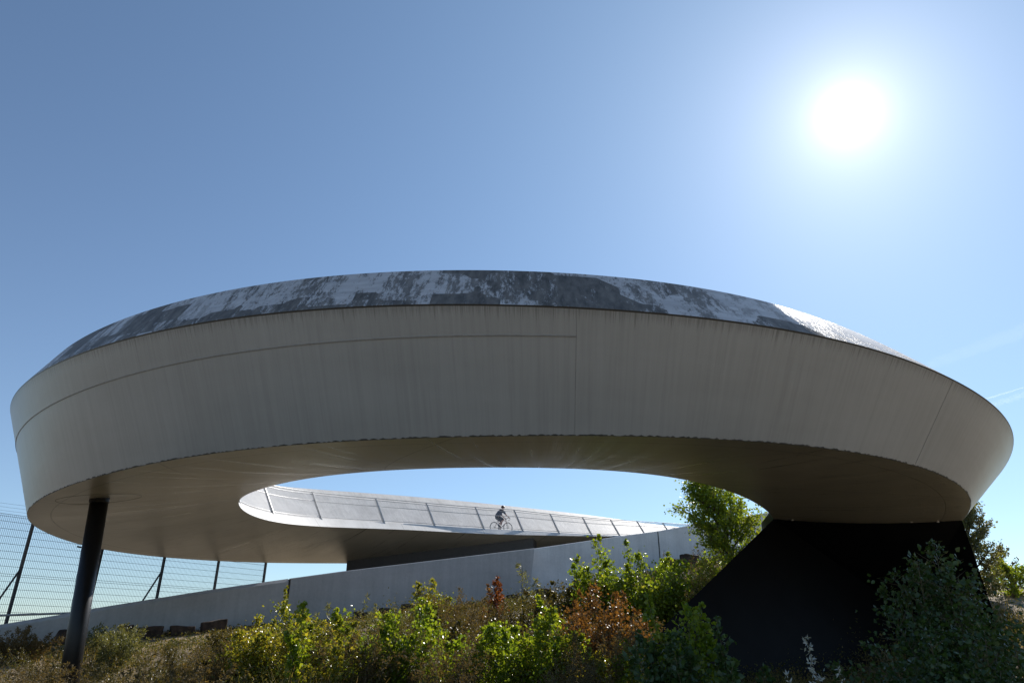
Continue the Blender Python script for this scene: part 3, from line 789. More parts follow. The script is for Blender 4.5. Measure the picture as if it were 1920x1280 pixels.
for s in (-1, 1):
    mb = MB(); mb.tube([(.02, .14 * s, 1.36), (.06, .185 * s, 1.34), (.16, .212 * s, 1.215), (.20, .215 * s, 1.165)], [.07, .075, .062, .056], 12); child(mb, 'sleeve', MT['navy'], jersey)
sh = ell('shorts', [((-.36, 0, .97), .10, .07, R(-75)), ((-.31, 0, .99), .155, .12, R(-65)), ((-.24, 0, 1.02), .168, .14, R(-50)), ((-.19, 0, 1.08), .158, .13, a_)], MT['shorts'], person)
for s in (-1, 1):
    kn = Vector((.13, .10 * s, .70)) if s > 0 else Vector((.17, -.10, .83)); hip = Vector((-.26, .085 * s, .98))
    mb = MB(); mb.tube([hip, hip.lerp(kn, .3), hip.lerp(kn, .6), hip.lerp(kn, .82)], [.12, .108, .09, .074], 14); child(mb, 'short_leg', MT['shorts'], sh)
    f = ft[s]; mb = MB(); mb.tube([f + Vector((-.11, 0, .045)), f + Vector((-.06, 0, .05)), f + Vector((.03, 0, .035)), f + Vector((.11, 0, .02)), f + Vector((.14, 0, .018))], [.03, .043, .042, .036, .018], 12); child(mb, 'shoe', MT['bikeblack'], person)
    mb = MB(); an = f + Vector((-.07, 0, .10)); mb.tube([an, an + Vector((-.0, 0, .05))], .045, 12); child(mb, 'sock', MT['white'], person)
# head features: helmet, hair, face
hc = Vector((.205, 0, 1.585))
mb = MB(); vs = []; seg = 16
for j in range(7):
    e = R(90) * j / 6
    for k in range(seg):
        a = 2 * math.pi * k / seg
        vs.append(hc + Vector((.135 * math.cos(e) * math.cos(a) - .02, .10 * math.cos(e) * math.sin(a), .015 + .10 * math.sin(e) + .02 * math.cos(a) * math.cos(e))))
fs = [(j * seg + k, j * seg + (k + 1) % seg, (j + 1) * seg + (k + 1) % seg, (j + 1) * seg + k) for j in range(6) for k in range(seg)] + [tuple(range(seg - 1, -1, -1))]
mb.add(vs, fs); hm = child(mb, 'helmet', MT['helmet'], person)
mb = MB(); mb.tube([hc + Vector((-.13, 0, .075)), hc + Vector((-.07, 0, .105)), hc + Vector((0, 0, .12)), hc + Vector((.06, 0, .105))], .012, 6); child(mb, 'helmet_stripe', MT['helmet_red'], hm)
mb = MB(); mb.tube([hc + Vector((-.085, -.05, .0)), hc + Vector((-.10, 0, -.01)), hc + Vector((-.085, .05, .0))], .03, 8); child(mb, 'hair', MT['hair'], person)
mb = MB(); mb.tube([hc + Vector((.085, 0, .0)), hc + Vector((.115, 0, -.025)), hc + Vector((.09, 0, -.035))], [.010, .014, .009], 8); child(mb, 'nose', MT['skin'], person)
mb = MB(); mb.tube([hc + Vector((.07, -.065, .005)), hc + Vector((.095, -.03, .005)), hc + Vector((.1, 0, .0)), hc + Vector((.095, .03, .005)), hc + Vector((.07, .065, .005))], .013, 6); child(mb, 'glasses', MT['bikeblack'], person)
mb = MB(); mb.tube([hc + Vector((.082, -.022, -.06)), hc + Vector((.09, 0, -.06)), hc + Vector((.082, .022, -.06))], .006, 6); child(mb, 'mouth', MT['helmet_red'], person)
for s in (-1, 1):
    mb = MB(); mb.tube([hc + Vector((0, .08 * s, .01)), hc + Vector((-.005, .09 * s, -.01)), hc + Vector((0, .082 * s, -.03))], .012, 6); child(mb, 'ear', MT['skin'], person)

# ------------------------------------------------------------------ vegetation
def np_mesh(name, verts, quads, m, tint=None, parent=None):
    me = bpy.data.meshes.new(name); verts = np.asarray(verts, np.float32); quads = np.asarray(quads, np.int32)
    me.vertices.add(len(verts)); me.vertices.foreach_set('co', verts.ravel())
    k = quads.shape[1]; me.loops.add(quads.size); me.loops.foreach_set('vertex_index', quads.ravel())
    me.polygons.add(len(quads)); me.polygons.foreach_set('loop_start', np.arange(0, quads.size, k, dtype=np.int32))
    me.polygons.foreach_set('loop_total', np.full(len(quads), k, np.int32))
    me.update(calc_edges=True)
    if tint is not None:
        at = me.attributes.new('tint', 'FLOAT', 'FACE'); at.data.foreach_set('value', np.asarray(tint, np.float32))
    me.materials.append(m); o = bpy.data.objects.new(name, me); sc.collection.objects.link(o)
    if parent: o.parent = parent
    return o
def unit(v): return v / (np.linalg.norm(v, axis=-1, keepdims=True) + 1e-9)
def leaves(P, D, size, aspect, fold=.25, droop=.0):
    """P: attachment points, D: directions of the leaf axis, size: lengths. Leaf = two quads folded on the midrib"""
    n = len(P); rv = rng.normal(size=(n, 3)); S = unit(np.cross(D, rv)); U = unit(np.cross(S, D))
    L_ = size[:, None]; W_ = L_ * aspect * .5
    b = P; tip = P + D * L_ - np.array([0, 0, 1]) * L_ * droop
    m1 = P + D * L_ * .30; m2 = P + D * L_ * .62
    l1 = m1 + S * W_ + U * W_ * fold; l2 = m2 + S * W_ * .78 + U * W_ * fold
    r1 = m1 - S * W_ + U * W_ * fold; r2 = m2 - S * W_ * .78 + U * W_ * fold
    V_ = np.stack([b, l1, l2, tip, r2, r1], 1).reshape(-1, 3)
    k = np.arange(n)[:, None] * 6
    Q = np.concatenate([k + np.array([0, 1, 2, 3]), k + np.array([0, 3, 4, 5])], 1).reshape(-1, 4)
    return V_, Q
def blades(P, H, lean, wid):
    n = len(P); a = rng.uniform(0, 2 * np.pi, n); d = np.stack([np.cos(a), np.sin(a), np.zeros(n)], 1)
    s = np.stack([-np.sin(a), np.cos(a), np.zeros(n)], 1); a2 = rng.uniform(0, 2 * np.pi, n)
    s = np.stack([np.cos(a2), np.sin(a2), np.zeros(n)], 1)
    H = H[:, None]; ln = lean[:, None]; w2 = wid[:, None] / 2; z = np.array([0, 0, 1.])
    m = P + z * H * .55 + d * ln * H * .3; t = P + z * H + d * ln * H
    V_ = np.stack([P - s * w2, P + s * w2, m + s * w2 * .8, m - s * w2 * .8, t + s * w2 * .15, t - s * w2 * .15], 1).reshape(-1, 3)
    k = np.arange(n)[:, None] * 6
    Q = np.concatenate([k + np.array([0, 1, 2, 3]), k + np.array([3, 2, 4, 5])], 1).reshape(-1, 4)
    return V_, Q
LM = dict(
    poplar=m_leaf('bright_poplar_leaf', [(.07, .13, .015), (.12, .20, .02), (.19, .26, .03), (.32, .30, .05)], .55, .3, .6),
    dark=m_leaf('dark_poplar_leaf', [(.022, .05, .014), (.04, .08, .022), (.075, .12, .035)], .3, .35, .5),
    birch=m_leaf('yellow_birch_leaf', [(.08, .14, .02), (.15, .20, .03), (.25, .24, .04), (.36, .25, .06)], .5, .28, .7),
    willow=m_leaf('grey_willow_leaf', [(.09, .11, .05), (.13, .15, .07), (.19, .18, .09)], .4, .4, .4),
    olive=m_leaf('olive_shrub_leaf', [(.04, .045, .015), (.075, .07, .022), (.13, .10, .03)], .35),
    brown=m_leaf('brown_weed_leaf', [(.06, .05, .025), (.12, .095, .05), (.22, .17, .095)], .3, .7, .2),
    orange=m_leaf('orange_autumn_leaf', [(.09, .055, .025), (.19, .10, .038), (.29, .15, .06)], .32),
    red=m_leaf('red_autumn_leaf', [(.09, .035, .02), (.18, .06, .03), (.24, .12, .05)], .3),
    silver=m_leaf('silver_felt_leaf', [(.30, .33, .33), (.42, .45, .45), (.50, .53, .52)], .2, .8, .2),
    grass=m_leaf('dry_grass_blade', [(.07, .08, .025), (.14, .13, .05), (.24, .19, .10), (.36, .29, .17)], .35, .7, .2),
    herb=m_leaf('slope_herb_leaf', [(.045, .065, .018), (.08, .09, .028), (.125, .115, .045), (.21, .16, .08)], .35, .7, .2),
)
def bez(p0, d0, ln, bend, n=7):
    """a growing stem: start, direction, length, sideways bend"""
    pts = [p0]; d = d0.copy(); st = ln / n
    for k in range(n):
        d = unit(d + bend + rng.normal(size=3) * .07); pts.append(pts[-1] + d * st)
    return np.array(pts)
def plant(name, label, cat, base, h, spread, kind, leaf, aspect=.8, stems=6, twigs=26, per=9, twl=.35, group=None, lean=(0, 0), taper=.72,
          stem_r=.012, start=.12, part='foliage', up=.55, stemmat='twig', stuffpow=1.0, clump=None):
    """a multi-stemmed plant: stems fan out of the base, twigs leave the stems, leaves sit along the twigs"""
    root = empty(name, base); tag(root, label, cat, group); y_far = base.y
    sm = MB(); LP = []; LD = []; LS = []
    for s in range(stems):
        a = rng.uniform(0, 2 * np.pi); rr_ = rng.uniform(0.15, 1) ** .6 if stems > 1 else 0
        a = a * .12 + s * 2.39996
        hh = h * (1 if s == 0 else rng.uniform(.55, .95) if stems > 1 else 1)
        if s == 0: rr_ = .12
        raw = np.array([math.cos(a) * rr_ * spread / h * 1.85 + lean[0], math.sin(a) * rr_ * spread / h * 1.85 + lean[1], 1.0]); d0 = unit(raw); hh *= min(1.5, float(np.linalg.norm(raw)))
        st = bez(np.array([math.cos(a) * .06, math.sin(a) * .06, -.15]), d0, hh + .15, np.array([0, 0, .03]), 9)
        sr = stem_r * (.7 + .5 * rng.random())
        sm.tube([tuple(p) for p in st], [sr * (1 - .85 * k / 9) + .0015 for k in range(10)], 5)
        for k in range(twigs):
            f = start + (1 - start) * (k + rng.random()) / twigs; i = min(int(f * 9), 8); p = st[i] + (st[i + 1] - st[i]) * (f * 9 - i)
            sd_ = unit(st[i + 1] - st[i]); b = rng.uniform(0, 2 * np.pi); o_ = unit(np.cross(sd_, np.array([math.cos(b), math.sin(b), .2])))
            tl = twl * 1.55 * (1 - taper * f) * rng.uniform(.5, 1.2) * (h / 2.2) ** .5
            if f > .93: tl *= .45
            td = unit(o_ + sd_ * up); tp = bez(p, td, tl, np.array([0, 0, .05]), 3)
            sm.tube([tuple(q) for q in tp], [sr * .35 + .001, sr * .3 + .001, sr * .2 + .001, .0012], 3, cap=False)
            m = max(2, int(per * (2.7 if kind in ('poplar', 'birch') else 1.7) * rng.uniform(.6, 1.4)))
            ff = rng.uniform(.1, 1.05, m) * 3; ii = np.clip(ff.astype(int), 0, 2)
            lp = tp[ii] + (tp[ii + 1] - tp[ii]) * (ff - ii)[:, None]
            jit = rng.normal(size=(m, 3)) * (clump or tl * .24)
            ld = unit(rng.normal(size=(m, 3)) + td * .6 + np.array([0, 0, -.15]))
            LP.append(lp + jit); LD.append(ld); LS.append(leaf * (1.08 if y_far < 20 else 1.15) * rng.uniform(.5, 1.25, m))
    LP = np.concatenate(LP); LD = np.concatenate(LD); LS = np.concatenate(LS)
    V_, Q = leaves(LP, LD, LS, aspect)
    cl = .5 + .3 * np.sin(LP[:, 0] * 5 / (h ** .5) + LP[:, 2] * 4) * np.cos(LP[:, 1] * 4.3 + LP[:, 2] * 2.1)
    tint = np.clip(np.repeat(cl * .5 + rng.beta(2, 2, len(LP)) * .55 - .03, 2), 0, 1)
    np_mesh(part, V_, Q, LM[kind], tint, root)
    o = sm.build('stem', MT[stemmat], None, True); o.parent = root
    return root
def P_at(px, y, off=0):
    """foot of a plant standing on the ground, seen in column px, at distance y"""
    zc_ = y * CP; x = 0
    for _ in range(6):
        x = (px - 960) / FPX * zc_; zc_ = y * CP + terr(x, y) * SP
    return Vector((x, y, terr(x, y) + off))
def top_h(px, py, y): return pt(px, py, y).z
def put(name, label, cat, px, py_top, y, wpx, kind, leaf, **kw):
    b = P_at(px, y); h = max(.25, top_h(px, py_top, y) - b.z); zz = y * CP + b.z * SP; sp = wpx / FPX * zz / 2
    return plant(name, label, cat, b, h, sp, kind, leaf, **kw)

SG = 'leafy saplings growing on the slope'
put('birch_sapling', 'wide bushy sapling with small yellowing leaves in front of the vertical wall joint', 'sapling', 525, 1140, 17, 230, 'birch', .055, stems=16, twigs=34, per=11, twl=.5, group=SG)
put('birch_sapling', 'small-leaved sapling at the left flank of the widest yellowing bush', 'sapling', 468, 1160, 16.5, 70, 'birch', .05, stems=6, twigs=28, per=8, twl=.35, group=SG)
put('poplar_sapling', 'single thin shoot with sparse leaves rising above the widest yellowing bush', 'sapling', 522, 1096, 16.5, 14, 'birch', .055, stems=1, twigs=34, per=4, twl=.14, group=SG)
put('poplar_sapling', 'slim sapling with large green leaves in front of the wall joint', 'sapling', 552, 1124, 14.5, 30, 'poplar', .08, stems=3, twigs=26, per=5, twl=.25, group=SG)
put('willow_shrub', 'feathery pale green willow shrub right of the widest yellowing bush', 'shrub', 635, 1148, 17.5, 130, 'willow', .085, aspect=.22, stems=14, twigs=30, per=10, twl=.45, group=SG)
put('willow_shoot', 'thin arching willow shoot with narrow leaves standing clear against the wall', 'shoot', 612, 1108, 16.5, 18, 'willow', .10, aspect=.2, stems=2, twigs=24, per=4, twl=.16, group=SG)
put('poplar_sapling', 'bright lime green poplar sapling with a pointed top at the bottom, left of two alike', 'sapling', 768, 1128, 16, 210, 'poplar', .07, stems=12, twigs=34, per=9, twl=.5, group=SG)
put('poplar_sapling', 'low bright green sapling filling the gap at the foot of the feathery willow', 'sapling', 705, 1186, 15.5, 130, 'poplar', .065, stems=8, twigs=26, per=9, twl=.4, group=SG)
put('poplar_sapling', 'bright lime green poplar sapling with several pointed tops at the bottom centre', 'sapling', 1000, 1138, 16, 210, 'poplar', .07, stems=13, twigs=34, per=9, twl=.5, group=SG)
put('poplar_sapling', 'bright green sapling tip standing up at the right of the bottom centre group', 'sapling', 1030, 1108, 15.0, 40, 'poplar', .065, stems=3, twigs=34, per=6, twl=.25, group=SG)
put('poplar_sapling', 'low green sapling between the two large lime green ones at the bottom', 'sapling', 885, 1200, 15.5, 140, 'poplar', .06, stems=7, twigs=26, per=9, twl=.4, group=SG)
put('alder_shrub', 'tall yellow-green shrub standing against the left part of the wall', 'shrub', 806, 1088, 26, 75, 'birch', .07, stems=9, twigs=28, per=10, twl=.55, group=SG)
put('autumn_sapling', 'slim sapling with brick red autumn leaves against the wall', 'sapling', 933, 1083, 25, 34, 'red', .085, stems=4, twigs=30, per=9, twl=.32, group=SG)
put('autumn_sapling', 'thin yellow-red sapling just left of the brick red one', 'sapling', 912, 1096, 25.5, 22, 'orange', .075, stems=3, twigs=24, per=7, twl=.28, group=SG)
put('willow_shoot', 'tall slender willow shoots in front of the slanting end of the wall', 'shoot', 1000, 1050, 27, 44, 'willow', .13, aspect=.25, stems=5, twigs=26, per=7, twl=.22, group=SG)
put('juniper_bush', 'dense dark olive bush below the right wall', 'bush', 1075, 1084, 24, 105, 'olive', .07, stems=16, twigs=34, per=13, twl=.6, group=SG)
put('juniper_bush', 'dark olive bush right behind the pointed light green sapling', 'bush', 1140, 1070, 25, 90, 'olive', .07, stems=14, twigs=30, per=12, twl=.6, group=SG)
put('poplar_sapling', 'light green sapling with two pointed shoots above the dark olive bushes', 'sapling', 1120, 1006, 24, 60, 'poplar', .085, stems=5, twigs=34, per=8, twl=.42, group=SG)
put('autumn_shrub', 'rusty orange shrub in the middle of the slope', 'shrub', 1138, 1104, 17.0, 125, 'orange', .06, stems=16, twigs=32, per=8, twl=.5, group=SG)
put('poplar_sapling', 'full bright green sapling with a tall pointed shoot left of the black pier', 'sapling', 1222, 1030, 24.0, 112, 'poplar', .08, stems=22, twigs=38, per=11, twl=.55, group=SG)
put('poplar_sapling', 'tall narrow shoot on top of the full bright green sapling by the pier', 'shoot', 1196, 1006, 24.5, 24, 'poplar', .085, stems=2, twigs=34, per=7, twl=.28, group=SG)
put('poplar_sapling', 'green sapling crossing the lower left edge of the black pier', 'sapling', 1268, 1122, 12.0, 90, 'poplar', .075, stems=8, twigs=30, per=7, twl=.4, group=SG, lean=(.12, 0))
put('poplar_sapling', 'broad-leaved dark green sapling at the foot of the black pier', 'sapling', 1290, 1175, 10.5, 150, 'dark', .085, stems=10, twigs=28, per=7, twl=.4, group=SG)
put('poplar_shoot', 'sunlit arching shoot in front of the black pier', 'shoot', 1340, 1112, 11.5, 50, 'poplar', .075, stems=3, twigs=32, per=5, twl=.2, group=SG, lean=(-.35, 0))
put('poplar_shoot', 'upright sunlit shoot right of the arching one before the black pier', 'shoot', 1362, 1155, 11.2, 20, 'poplar', .07, stems=2, twigs=28, per=5, twl=.16, group=SG, lean=(-.12, 0))
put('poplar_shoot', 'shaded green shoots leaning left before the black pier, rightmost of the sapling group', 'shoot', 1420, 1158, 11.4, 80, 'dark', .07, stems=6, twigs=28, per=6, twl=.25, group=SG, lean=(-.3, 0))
put('poplar_sapling', 'low green sapling at the bottom edge, left of the broad-leaved one by the pier', 'sapling', 1150, 1195, 15.0, 110, 'poplar', .07, stems=6, twigs=26, per=7, twl=.35, group=SG)
put('mullein', 'silvery upright plant in front of the black pier at the bottom', 'plant', 1560, 1192, 10.0, 24, 'silver', .07, aspect=.3, stems=1, twigs=30, per=5, twl=.12, stem_r=.008)
put('mullein', 'small silvery plant tip at the bottom edge left of the tall one', 'plant', 1502, 1262, 9.6, 24, 'silver', .06, aspect=.3, stems=3, twigs=20, per=5, twl=.10, stem_r=.006)
put('mullein', 'small silvery plant right beside the tall one at the bottom', 'plant', 1594, 1245, 9.8, 12, 'silver', .05, aspect=.3, stems=1, twigs=18, per=5, twl=.09, stem_r=.006)
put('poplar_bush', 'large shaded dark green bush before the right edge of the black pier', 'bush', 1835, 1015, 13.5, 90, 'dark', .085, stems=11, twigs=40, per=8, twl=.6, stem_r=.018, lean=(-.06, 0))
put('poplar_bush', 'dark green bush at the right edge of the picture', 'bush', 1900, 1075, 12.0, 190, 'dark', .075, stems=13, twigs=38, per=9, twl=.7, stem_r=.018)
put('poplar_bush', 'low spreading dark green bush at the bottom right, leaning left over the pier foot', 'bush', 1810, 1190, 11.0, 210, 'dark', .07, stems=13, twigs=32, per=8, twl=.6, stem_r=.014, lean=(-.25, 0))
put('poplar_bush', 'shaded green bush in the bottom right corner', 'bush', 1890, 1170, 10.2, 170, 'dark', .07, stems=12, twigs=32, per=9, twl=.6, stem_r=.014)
put('poplar_sapling', 'low yellow-green bush at the bottom edge below the feathery willow', 'bush', 640, 1200, 15.0, 150, 'birch', .055, stems=10, twigs=28, per=9, twl=.4, group=SG)
put('hawthorn_bush', 'dark olive bush filling the gap right of the left lime green sapling', 'bush', 860, 1165, 18.5, 130, 'olive', .06, stems=13, twigs=28, per=11, twl=.5, group=SG)
put('hawthorn_bush', 'olive bush between the willow shoots and the rusty orange shrub', 'bush', 1045, 1128, 20.5, 110, 'olive', .06, stems=12, twigs=28, per=11, twl=.5, group=SG)
put('birch_sapling', 'loose yellow-green sapling right of the bottom centre lime green one', 'sapling', 1105, 1222, 15.0, 100, 'birch', .055, stems=7, twigs=28, per=8, twl=.4, group=SG)
put('hawthorn_bush', 'dark olive bush at the left flank of the bottom yellowing bush', 'bush', 440, 1195, 17.5, 110, 'olive', .05, stems=11, twigs=26, per=10, twl=.4, group=SG)
put('birch_sapling', 'small-leaved yellowing sapling at the right flank of the widest yellowing bush', 'sapling', 592, 1152, 16.0, 110, 'birch', .055, stems=10, twigs=30, per=9, twl=.4, group=SG)
# trees
def tree(label, base, h, crown_r, crown_h, kind, leaf, n_limb, twigs, per, group=None, trunk=.12, lean=(0, 0), name='tree'):
    root = empty(name, base); tag(root, label, 'tree', group)
    tm = MB(); LP = []; LD = []; LS = []
    tp = bez(np.array([0, 0, -.3]), unit(np.array([lean[0], lean[1], 1.])), h * .95, np.array([0, 0, .04]), 10)
    tm.tube([tuple(p) for p in tp], [trunk * (1 - .85 * k / 10) + .006 for k in range(11)], 8)
    z0_ = h - crown_h
    lm = MB()
    for s in range(n_limb):
        f = (z0_ / h) + (1 - z0_ / h) * (s + rng.random()) / n_limb * .97; i = min(int(f * 10), 9); p = tp[i] + (tp[i + 1] - tp[i]) * (f * 10 - i)
        g_ = (f - z0_ / h) / (1 - z0_ / h); rad_ = crown_r * math.sin(math.pi * min(.97, .18 + .78 * g_)) ** .8 * rng.uniform(.65, 1.15)
        a = s * 2.4 + rng.normal() * .4; d = unit(np.array([math.cos(a), math.sin(a), .45 + .5 * g_])); lb = bez(p, d, max(.3, rad_), np.array([0, 0, .06]), 6)
        lm.tube([tuple(q) for q in lb], [trunk * .32 * (1 - .8 * k / 6) + .003 for k in range(7)], 5)
        for k in range(twigs):
            ff = .2 + .8 * (k + rng.random()) / twigs; i2 = min(int(ff * 6), 5); q = lb[i2] + (lb[i2 + 1] - lb[i2]) * (ff * 6 - i2)
            td = unit(rng.normal(size=3) + d * .7 + np.array([0, 0, .3])); tl = crown_r * .26 * rng.uniform(.5, 1.2); tw = bez(q, td, tl, np.zeros(3), 3)
            lm.tube([tuple(x) for x in tw], [.006, .005, .003, .0015], 3, cap=False)
            m = max(2, int(per * rng.uniform(.5, 1.5))); jj = rng.uniform(.2, 1.05, m) * 3; ii = np.clip(jj.astype(int), 0, 2)
            LP.append(tw[ii] + (tw[ii + 1] - tw[ii]) * (jj - ii)[:, None] + rng.normal(size=(m, 3)) * tl * .18); LD.append(unit(rng.normal(size=(m, 3)) + np.array([0, 0, -.3]))); LS.append(leaf * rng.uniform(.6, 1.25, m))
    LP = np.concatenate(LP); V_, Q = leaves(LP, np.concatenate(LD), np.concatenate(LS), .75)
    cl = .5 + .3 * np.sin(LP[:, 0] * 2.2 + LP[:, 2] * 1.7) * np.cos(LP[:, 1] * 2.1)
    tint = np.clip(np.repeat(cl * .5 + rng.beta(2, 2, len(LP)) * .55 - .03, 2), 0, 1)
    o = tm.build('trunk', MT['bark'], None, True); o.parent = root
    o = lm.build('limbs', MT['bark'], None, True); o.parent = root
    np_mesh('crown', V_, Q, LM[kind], tint, root); return root
def put_tree(label, px, py_top, y, wpx, crown_frac, kind, leaf, nl, tw, per, **kw):
    b = P_at(px, y); h = top_h(px, py_top, y) - b.z; zz = y * CP + b.z * SP
    return tree(label, b, h, wpx / FPX * zz / 2, h * crown_frac, kind, leaf, nl, tw, per, **kw)
TG = 'trees and tall shrubs beyond the black pier'
put_tree('green poplar tree leaning out behind the left corner of the black pier', 1428, 862, 28.0, 215, .99, 'poplar', .105, 54, 24, 19, lean=(-.04, 0), name='poplar_tree')
put_tree('grey-green tree just right of the black pier, under the end of the fascia', 1848, 922, 34, 120, .92, 'willow', .11, 34, 18, 18, group=TG)
put_tree('low rounded tree beyond the right edge of the black pier, below its taller neighbour', 1815, 1000, 33, 60, .9, 'olive', .10, 18, 12, 10, group=TG)
put_tree('small thin-crowned tree at the right edge of the picture', 1906, 1012, 40, 60, .75, 'olive', .10, 14, 10, 8, group=TG)
put_tree('rounded yellow-green shrub low at the right edge of the picture', 1900, 1052, 36, 90, .95, 'poplar', .11, 18, 14, 12, group=TG)
# weeds of the middle of the slope
WG = 'dry weed clumps on the slope'
weeds = [
    (30, 1180, 24, 90, 'brown', 'dark dry weed clump at the left edge below the wall'),
    (730, 1146, 27, 70, 'willow', 'pale grey twiggy weed clump against the wall left of the yellow-green shrub'),
    (850, 1112, 26, 80, 'brown', 'brown weed clump between the yellow-green shrub and the red sapling'),
    (885, 1128, 23, 90, 'brown', 'brown weed clump below the red sapling'),
    (965, 1118, 24, 60, 'olive', 'olive weed clump between the red sapling and the willow shoots'),
    (830, 1150, 21, 110, 'olive', 'olive weed clump below the yellow-green shrub'),
    (930, 1165, 19, 120, 'brown', 'dark brown weed clump behind the bottom centre lime green sapling'),
    (1075, 1165, 18, 100, 'brown', 'brown weed clump left of the rusty orange shrub'),
    (1110, 1185, 15, 110, 'brown', 'brown weed clump in front of the rusty orange shrub'),
    (1175, 1150, 17, 70, 'brown', 'brown weed clump between the orange shrub and the full green sapling'),
    (1250, 1060, 30, 70, 'brown', 'brown weed clump below the right wall joint'),
    (1310, 1040, 28, 80, 'brown', 'dry brown weed clump beside the left edge of the pier'),
    (1345, 1022, 30, 60, 'brown', 'dry reddish weed clump at the foot of the poplar tree'),
    (1290, 1085, 24, 70, 'olive', 'olive weed clump low beside the left edge of the pier'),
    (1330, 1036, 26, 20, 'birch', 'small yellow-leaved seedling beside the left edge of the pier'),
    (1180, 1072, 27, 80, 'olive', 'dark olive weed clump behind the full bright green sapling'),
    (660, 1176, 15, 100, 'brown', 'brown twiggy weed clump between the willow shrub and the left lime green sapling'),
    (830, 1190, 15, 90, 'brown', 'brown weed clump between the two large lime green saplings'),
    (1080, 1225, 12.5, 90, 'brown', 'brown weed clump at the bottom right of the centre lime green sapling'),
    (212, 1188, 25, 50, 'willow', 'pale green feathery grass tuft below the first stones right of the black column'),
    (340, 1212, 19, 100, 'olive', 'olive weed clump in the middle of the left grass slope'),
    (200, 1176, 27, 60, 'willow', 'tall pale tuft touching the black column on its right, at the wall foot'),
    (90, 1222, 20, 90, 'olive', 'green weed clump just left of the black column foot'),
    (230, 1236, 15, 110, 'olive', 'dark green weed clump right of the black column foot'),
    (400, 1206, 17, 100, 'brown', 'brown weed clump left of the bottom yellowing bush'),
    (30, 1240, 17, 100, 'brown', 'brown weed clump in the bottom left corner'),
    (320, 1250, 14, 120, 'brown', 'low brown weed clump at the bottom edge between column and saplings'),
    (430, 1180, 22, 60, 'olive', 'olive weed clump left of the widest yellowing bush'),
]
for px, py, y, w_, kd, lab in weeds:
    put('weed_clump', lab, 'weeds', px, py - 8, y, w_ * 1.3, kd, .05 if y < 22 else .06, aspect=.35, stems=34, twigs=26, per=7, twl=.30, group=WG, stem_r=.005)

# grass and herbs of the whole slope: uncountable
def scatter(n, x0, x1, y0, y1):
    pts = []
    while len(pts) < n:
        x = rng.uniform(x0, x1); y = rng.uniform(y0, y1)
        if abs(x) > y * .86 + 3: continue
        d = (x - WL0.x) * wn.x + (y - WL0.y) * wn.y
        if d > -.15: continue
        pts.append((x, y))
    return pts
def near_wall(x, y):
    d = (x - WL0.x) * wn.x + (y - WL0.y) * wn.y
    return min(1, max(.15, (-d - .5) / 5))
GP = []; GH = []
for x, y in scatter(6500, -32, 22, 7.5, 47):
    den = math.sin(x * .8 + 1) * math.cos(y * .7) * .5 + .5
    m = int(6 + 16 * rng.random() * (.3 + den)); hh = rng.uniform(.18, .5) * (.4 + 1.1 * den * den) * near_wall(x, y); r_ = rng.uniform(.08, .3)
    z = terr(x, y)
    for k in range(m):
        GP.append((x + rng.normal() * r_, y + rng.normal() * r_, z - .03)); GH.append(hh * rng.uniform(.5, 1.3))
GP = np.array(GP); GH = np.array(GH)
V_, Q = blades(GP, GH, rng.uniform(.05, .7, len(GP)), np.full(len(GP), .011) + GP[:, 1] * .0004)
tn = np.clip(.5 + .25 * np.sin(GP[:, 0] * .9) * np.cos(GP[:, 1] * .6 + 1) + rng.normal(size=len(GP)) * .2, 0, 1)
gr = np_mesh('dry_grass', V_, Q, LM['grass'], np.repeat(tn, 2)); tag(gr, 'dry olive and straw coloured grass covering the slope', 'grass', None, 'stuff')
HP = []; HD = []; HS = []
for x, y in scatter(8500, -32, 22, 8.5, 47):
    z = terr(x, y); bushy = .5 + .5 * math.sin(x * .55 + y * .23) * math.cos(y * .5 - x * .2); bushy *= min(1, max(.3, (x + 14) / 8))
    hh = rng.uniform(.12, .4) + bushy * rng.uniform(0, .75) * (.35 + .65 * min(1, y / 25)); hh *= near_wall(x, y); r_ = rng.uniform(.1, .35) * (1 + bushy * .6); m = int((10 + 16 * rng.random()) * (1 + 1.4 * bushy))
    q = rng.normal(size=(m, 3)) * np.array([r_, r_, hh * .4]) + np.array([x, y, z + hh * .5]); q[:, 2] = np.maximum(q[:, 2], z + .01)
    HP.append(q); HS.append(rng.uniform(.03, .085, m) * (1 + y * .012))
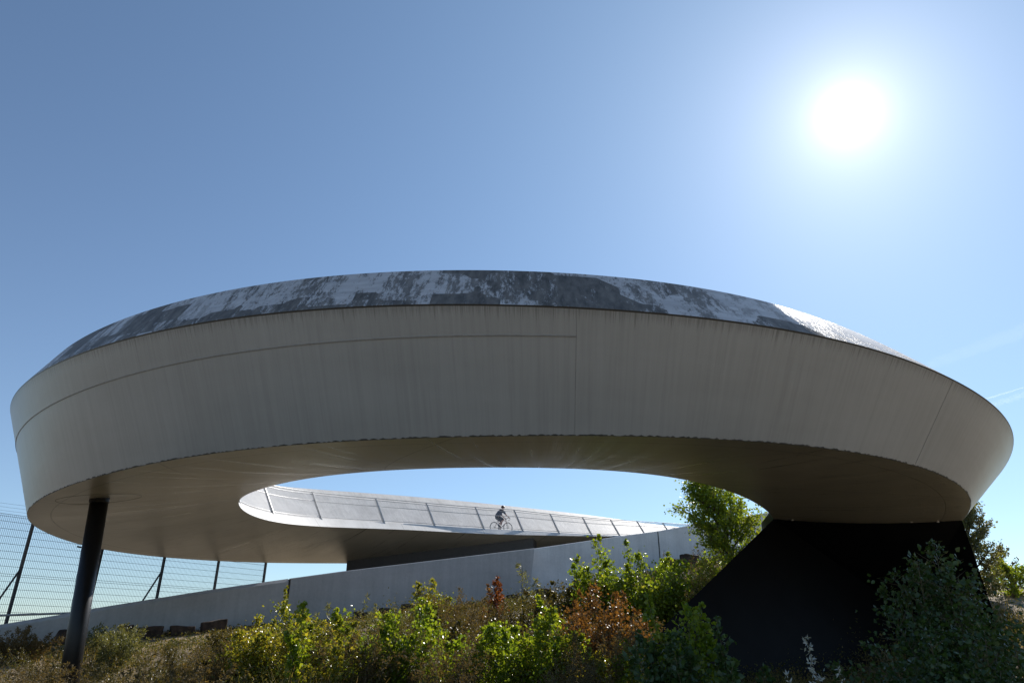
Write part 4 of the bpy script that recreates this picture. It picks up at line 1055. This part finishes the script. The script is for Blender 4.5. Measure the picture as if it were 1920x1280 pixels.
HP = np.concatenate(HP); HS = np.concatenate(HS); HD = unit(rng.normal(size=HP.shape) + np.array([0, 0, .3]))
V_, Q = leaves(HP, HD, HS, .45)
tn = np.clip(.45 + .25 * np.sin(HP[:, 0] * 1.1 + 2) * np.cos(HP[:, 1] * .8) + rng.normal(size=len(HP)) * .22, 0, 1)
hb = np_mesh('undergrowth', V_, Q, LM['herb'], np.repeat(tn, 2)); tag(hb, 'low brown-green herbs and seed heads among the slope grass', 'undergrowth', None, 'stuff')

# ------------------------------------------------------------------ contrails, far up in the sky
def contrail(a, b, D, w0, w1, alpha, label, seed):
    A = Vector(((a[0] - 960) / FPX, CP - (640 - a[1]) / FPX * SP, SP + (640 - a[1]) / FPX * CP)); B = Vector(((b[0] - 960) / FPX, CP - (640 - b[1]) / FPX * SP, SP + (640 - b[1]) / FPX * CP))
    A *= D / A.z; B *= D / B.z
    mb = MB(); n = 30; r = random.Random(seed); vs = []; seg = 8
    ln = (B - A).length
    pts = [A.lerp(B, k / n) + Vector((r.uniform(-1, 1), 0, r.uniform(-1, 1))) * w0 * .15 for k in range(n + 1)]
    mb.tube(pts, [w0 + (w1 - w0) * k / n for k in range(n + 1)], 10)
    m = bpy.data.materials.new('ice_cloud'); m.use_nodes = True; t = m.node_tree; t.nodes.clear()
    v = N(t, 'ShaderNodeVolumePrincipled'); v.inputs['Color'].default_value = (1, 1, 1, 1); v.inputs['Density'].default_value = alpha; v.inputs['Anisotropy'].default_value = .5
    o = N(t, 'ShaderNodeOutputMaterial'); L(t, v.outputs[0], o.inputs['Volume'])
    ob = mb.build('contrail', m, None); tag(ob, label, 'contrail', None); return ob
contrail((1840, 750), (1980, 708), 3000, 12, 8, .004, 'thin sharp white contrail at the right edge, level with the end of the fascia', 1)
contrail((1700, 700), (1980, 598), 3000, 60, 90, .00011, 'wide faint contrail higher up beyond the right end of the bridge', 2)
contrail((1840, 765), (1980, 722), 3000, 40, 50, .0004, 'faint blurred contrail just below the thin sharp one', 3)
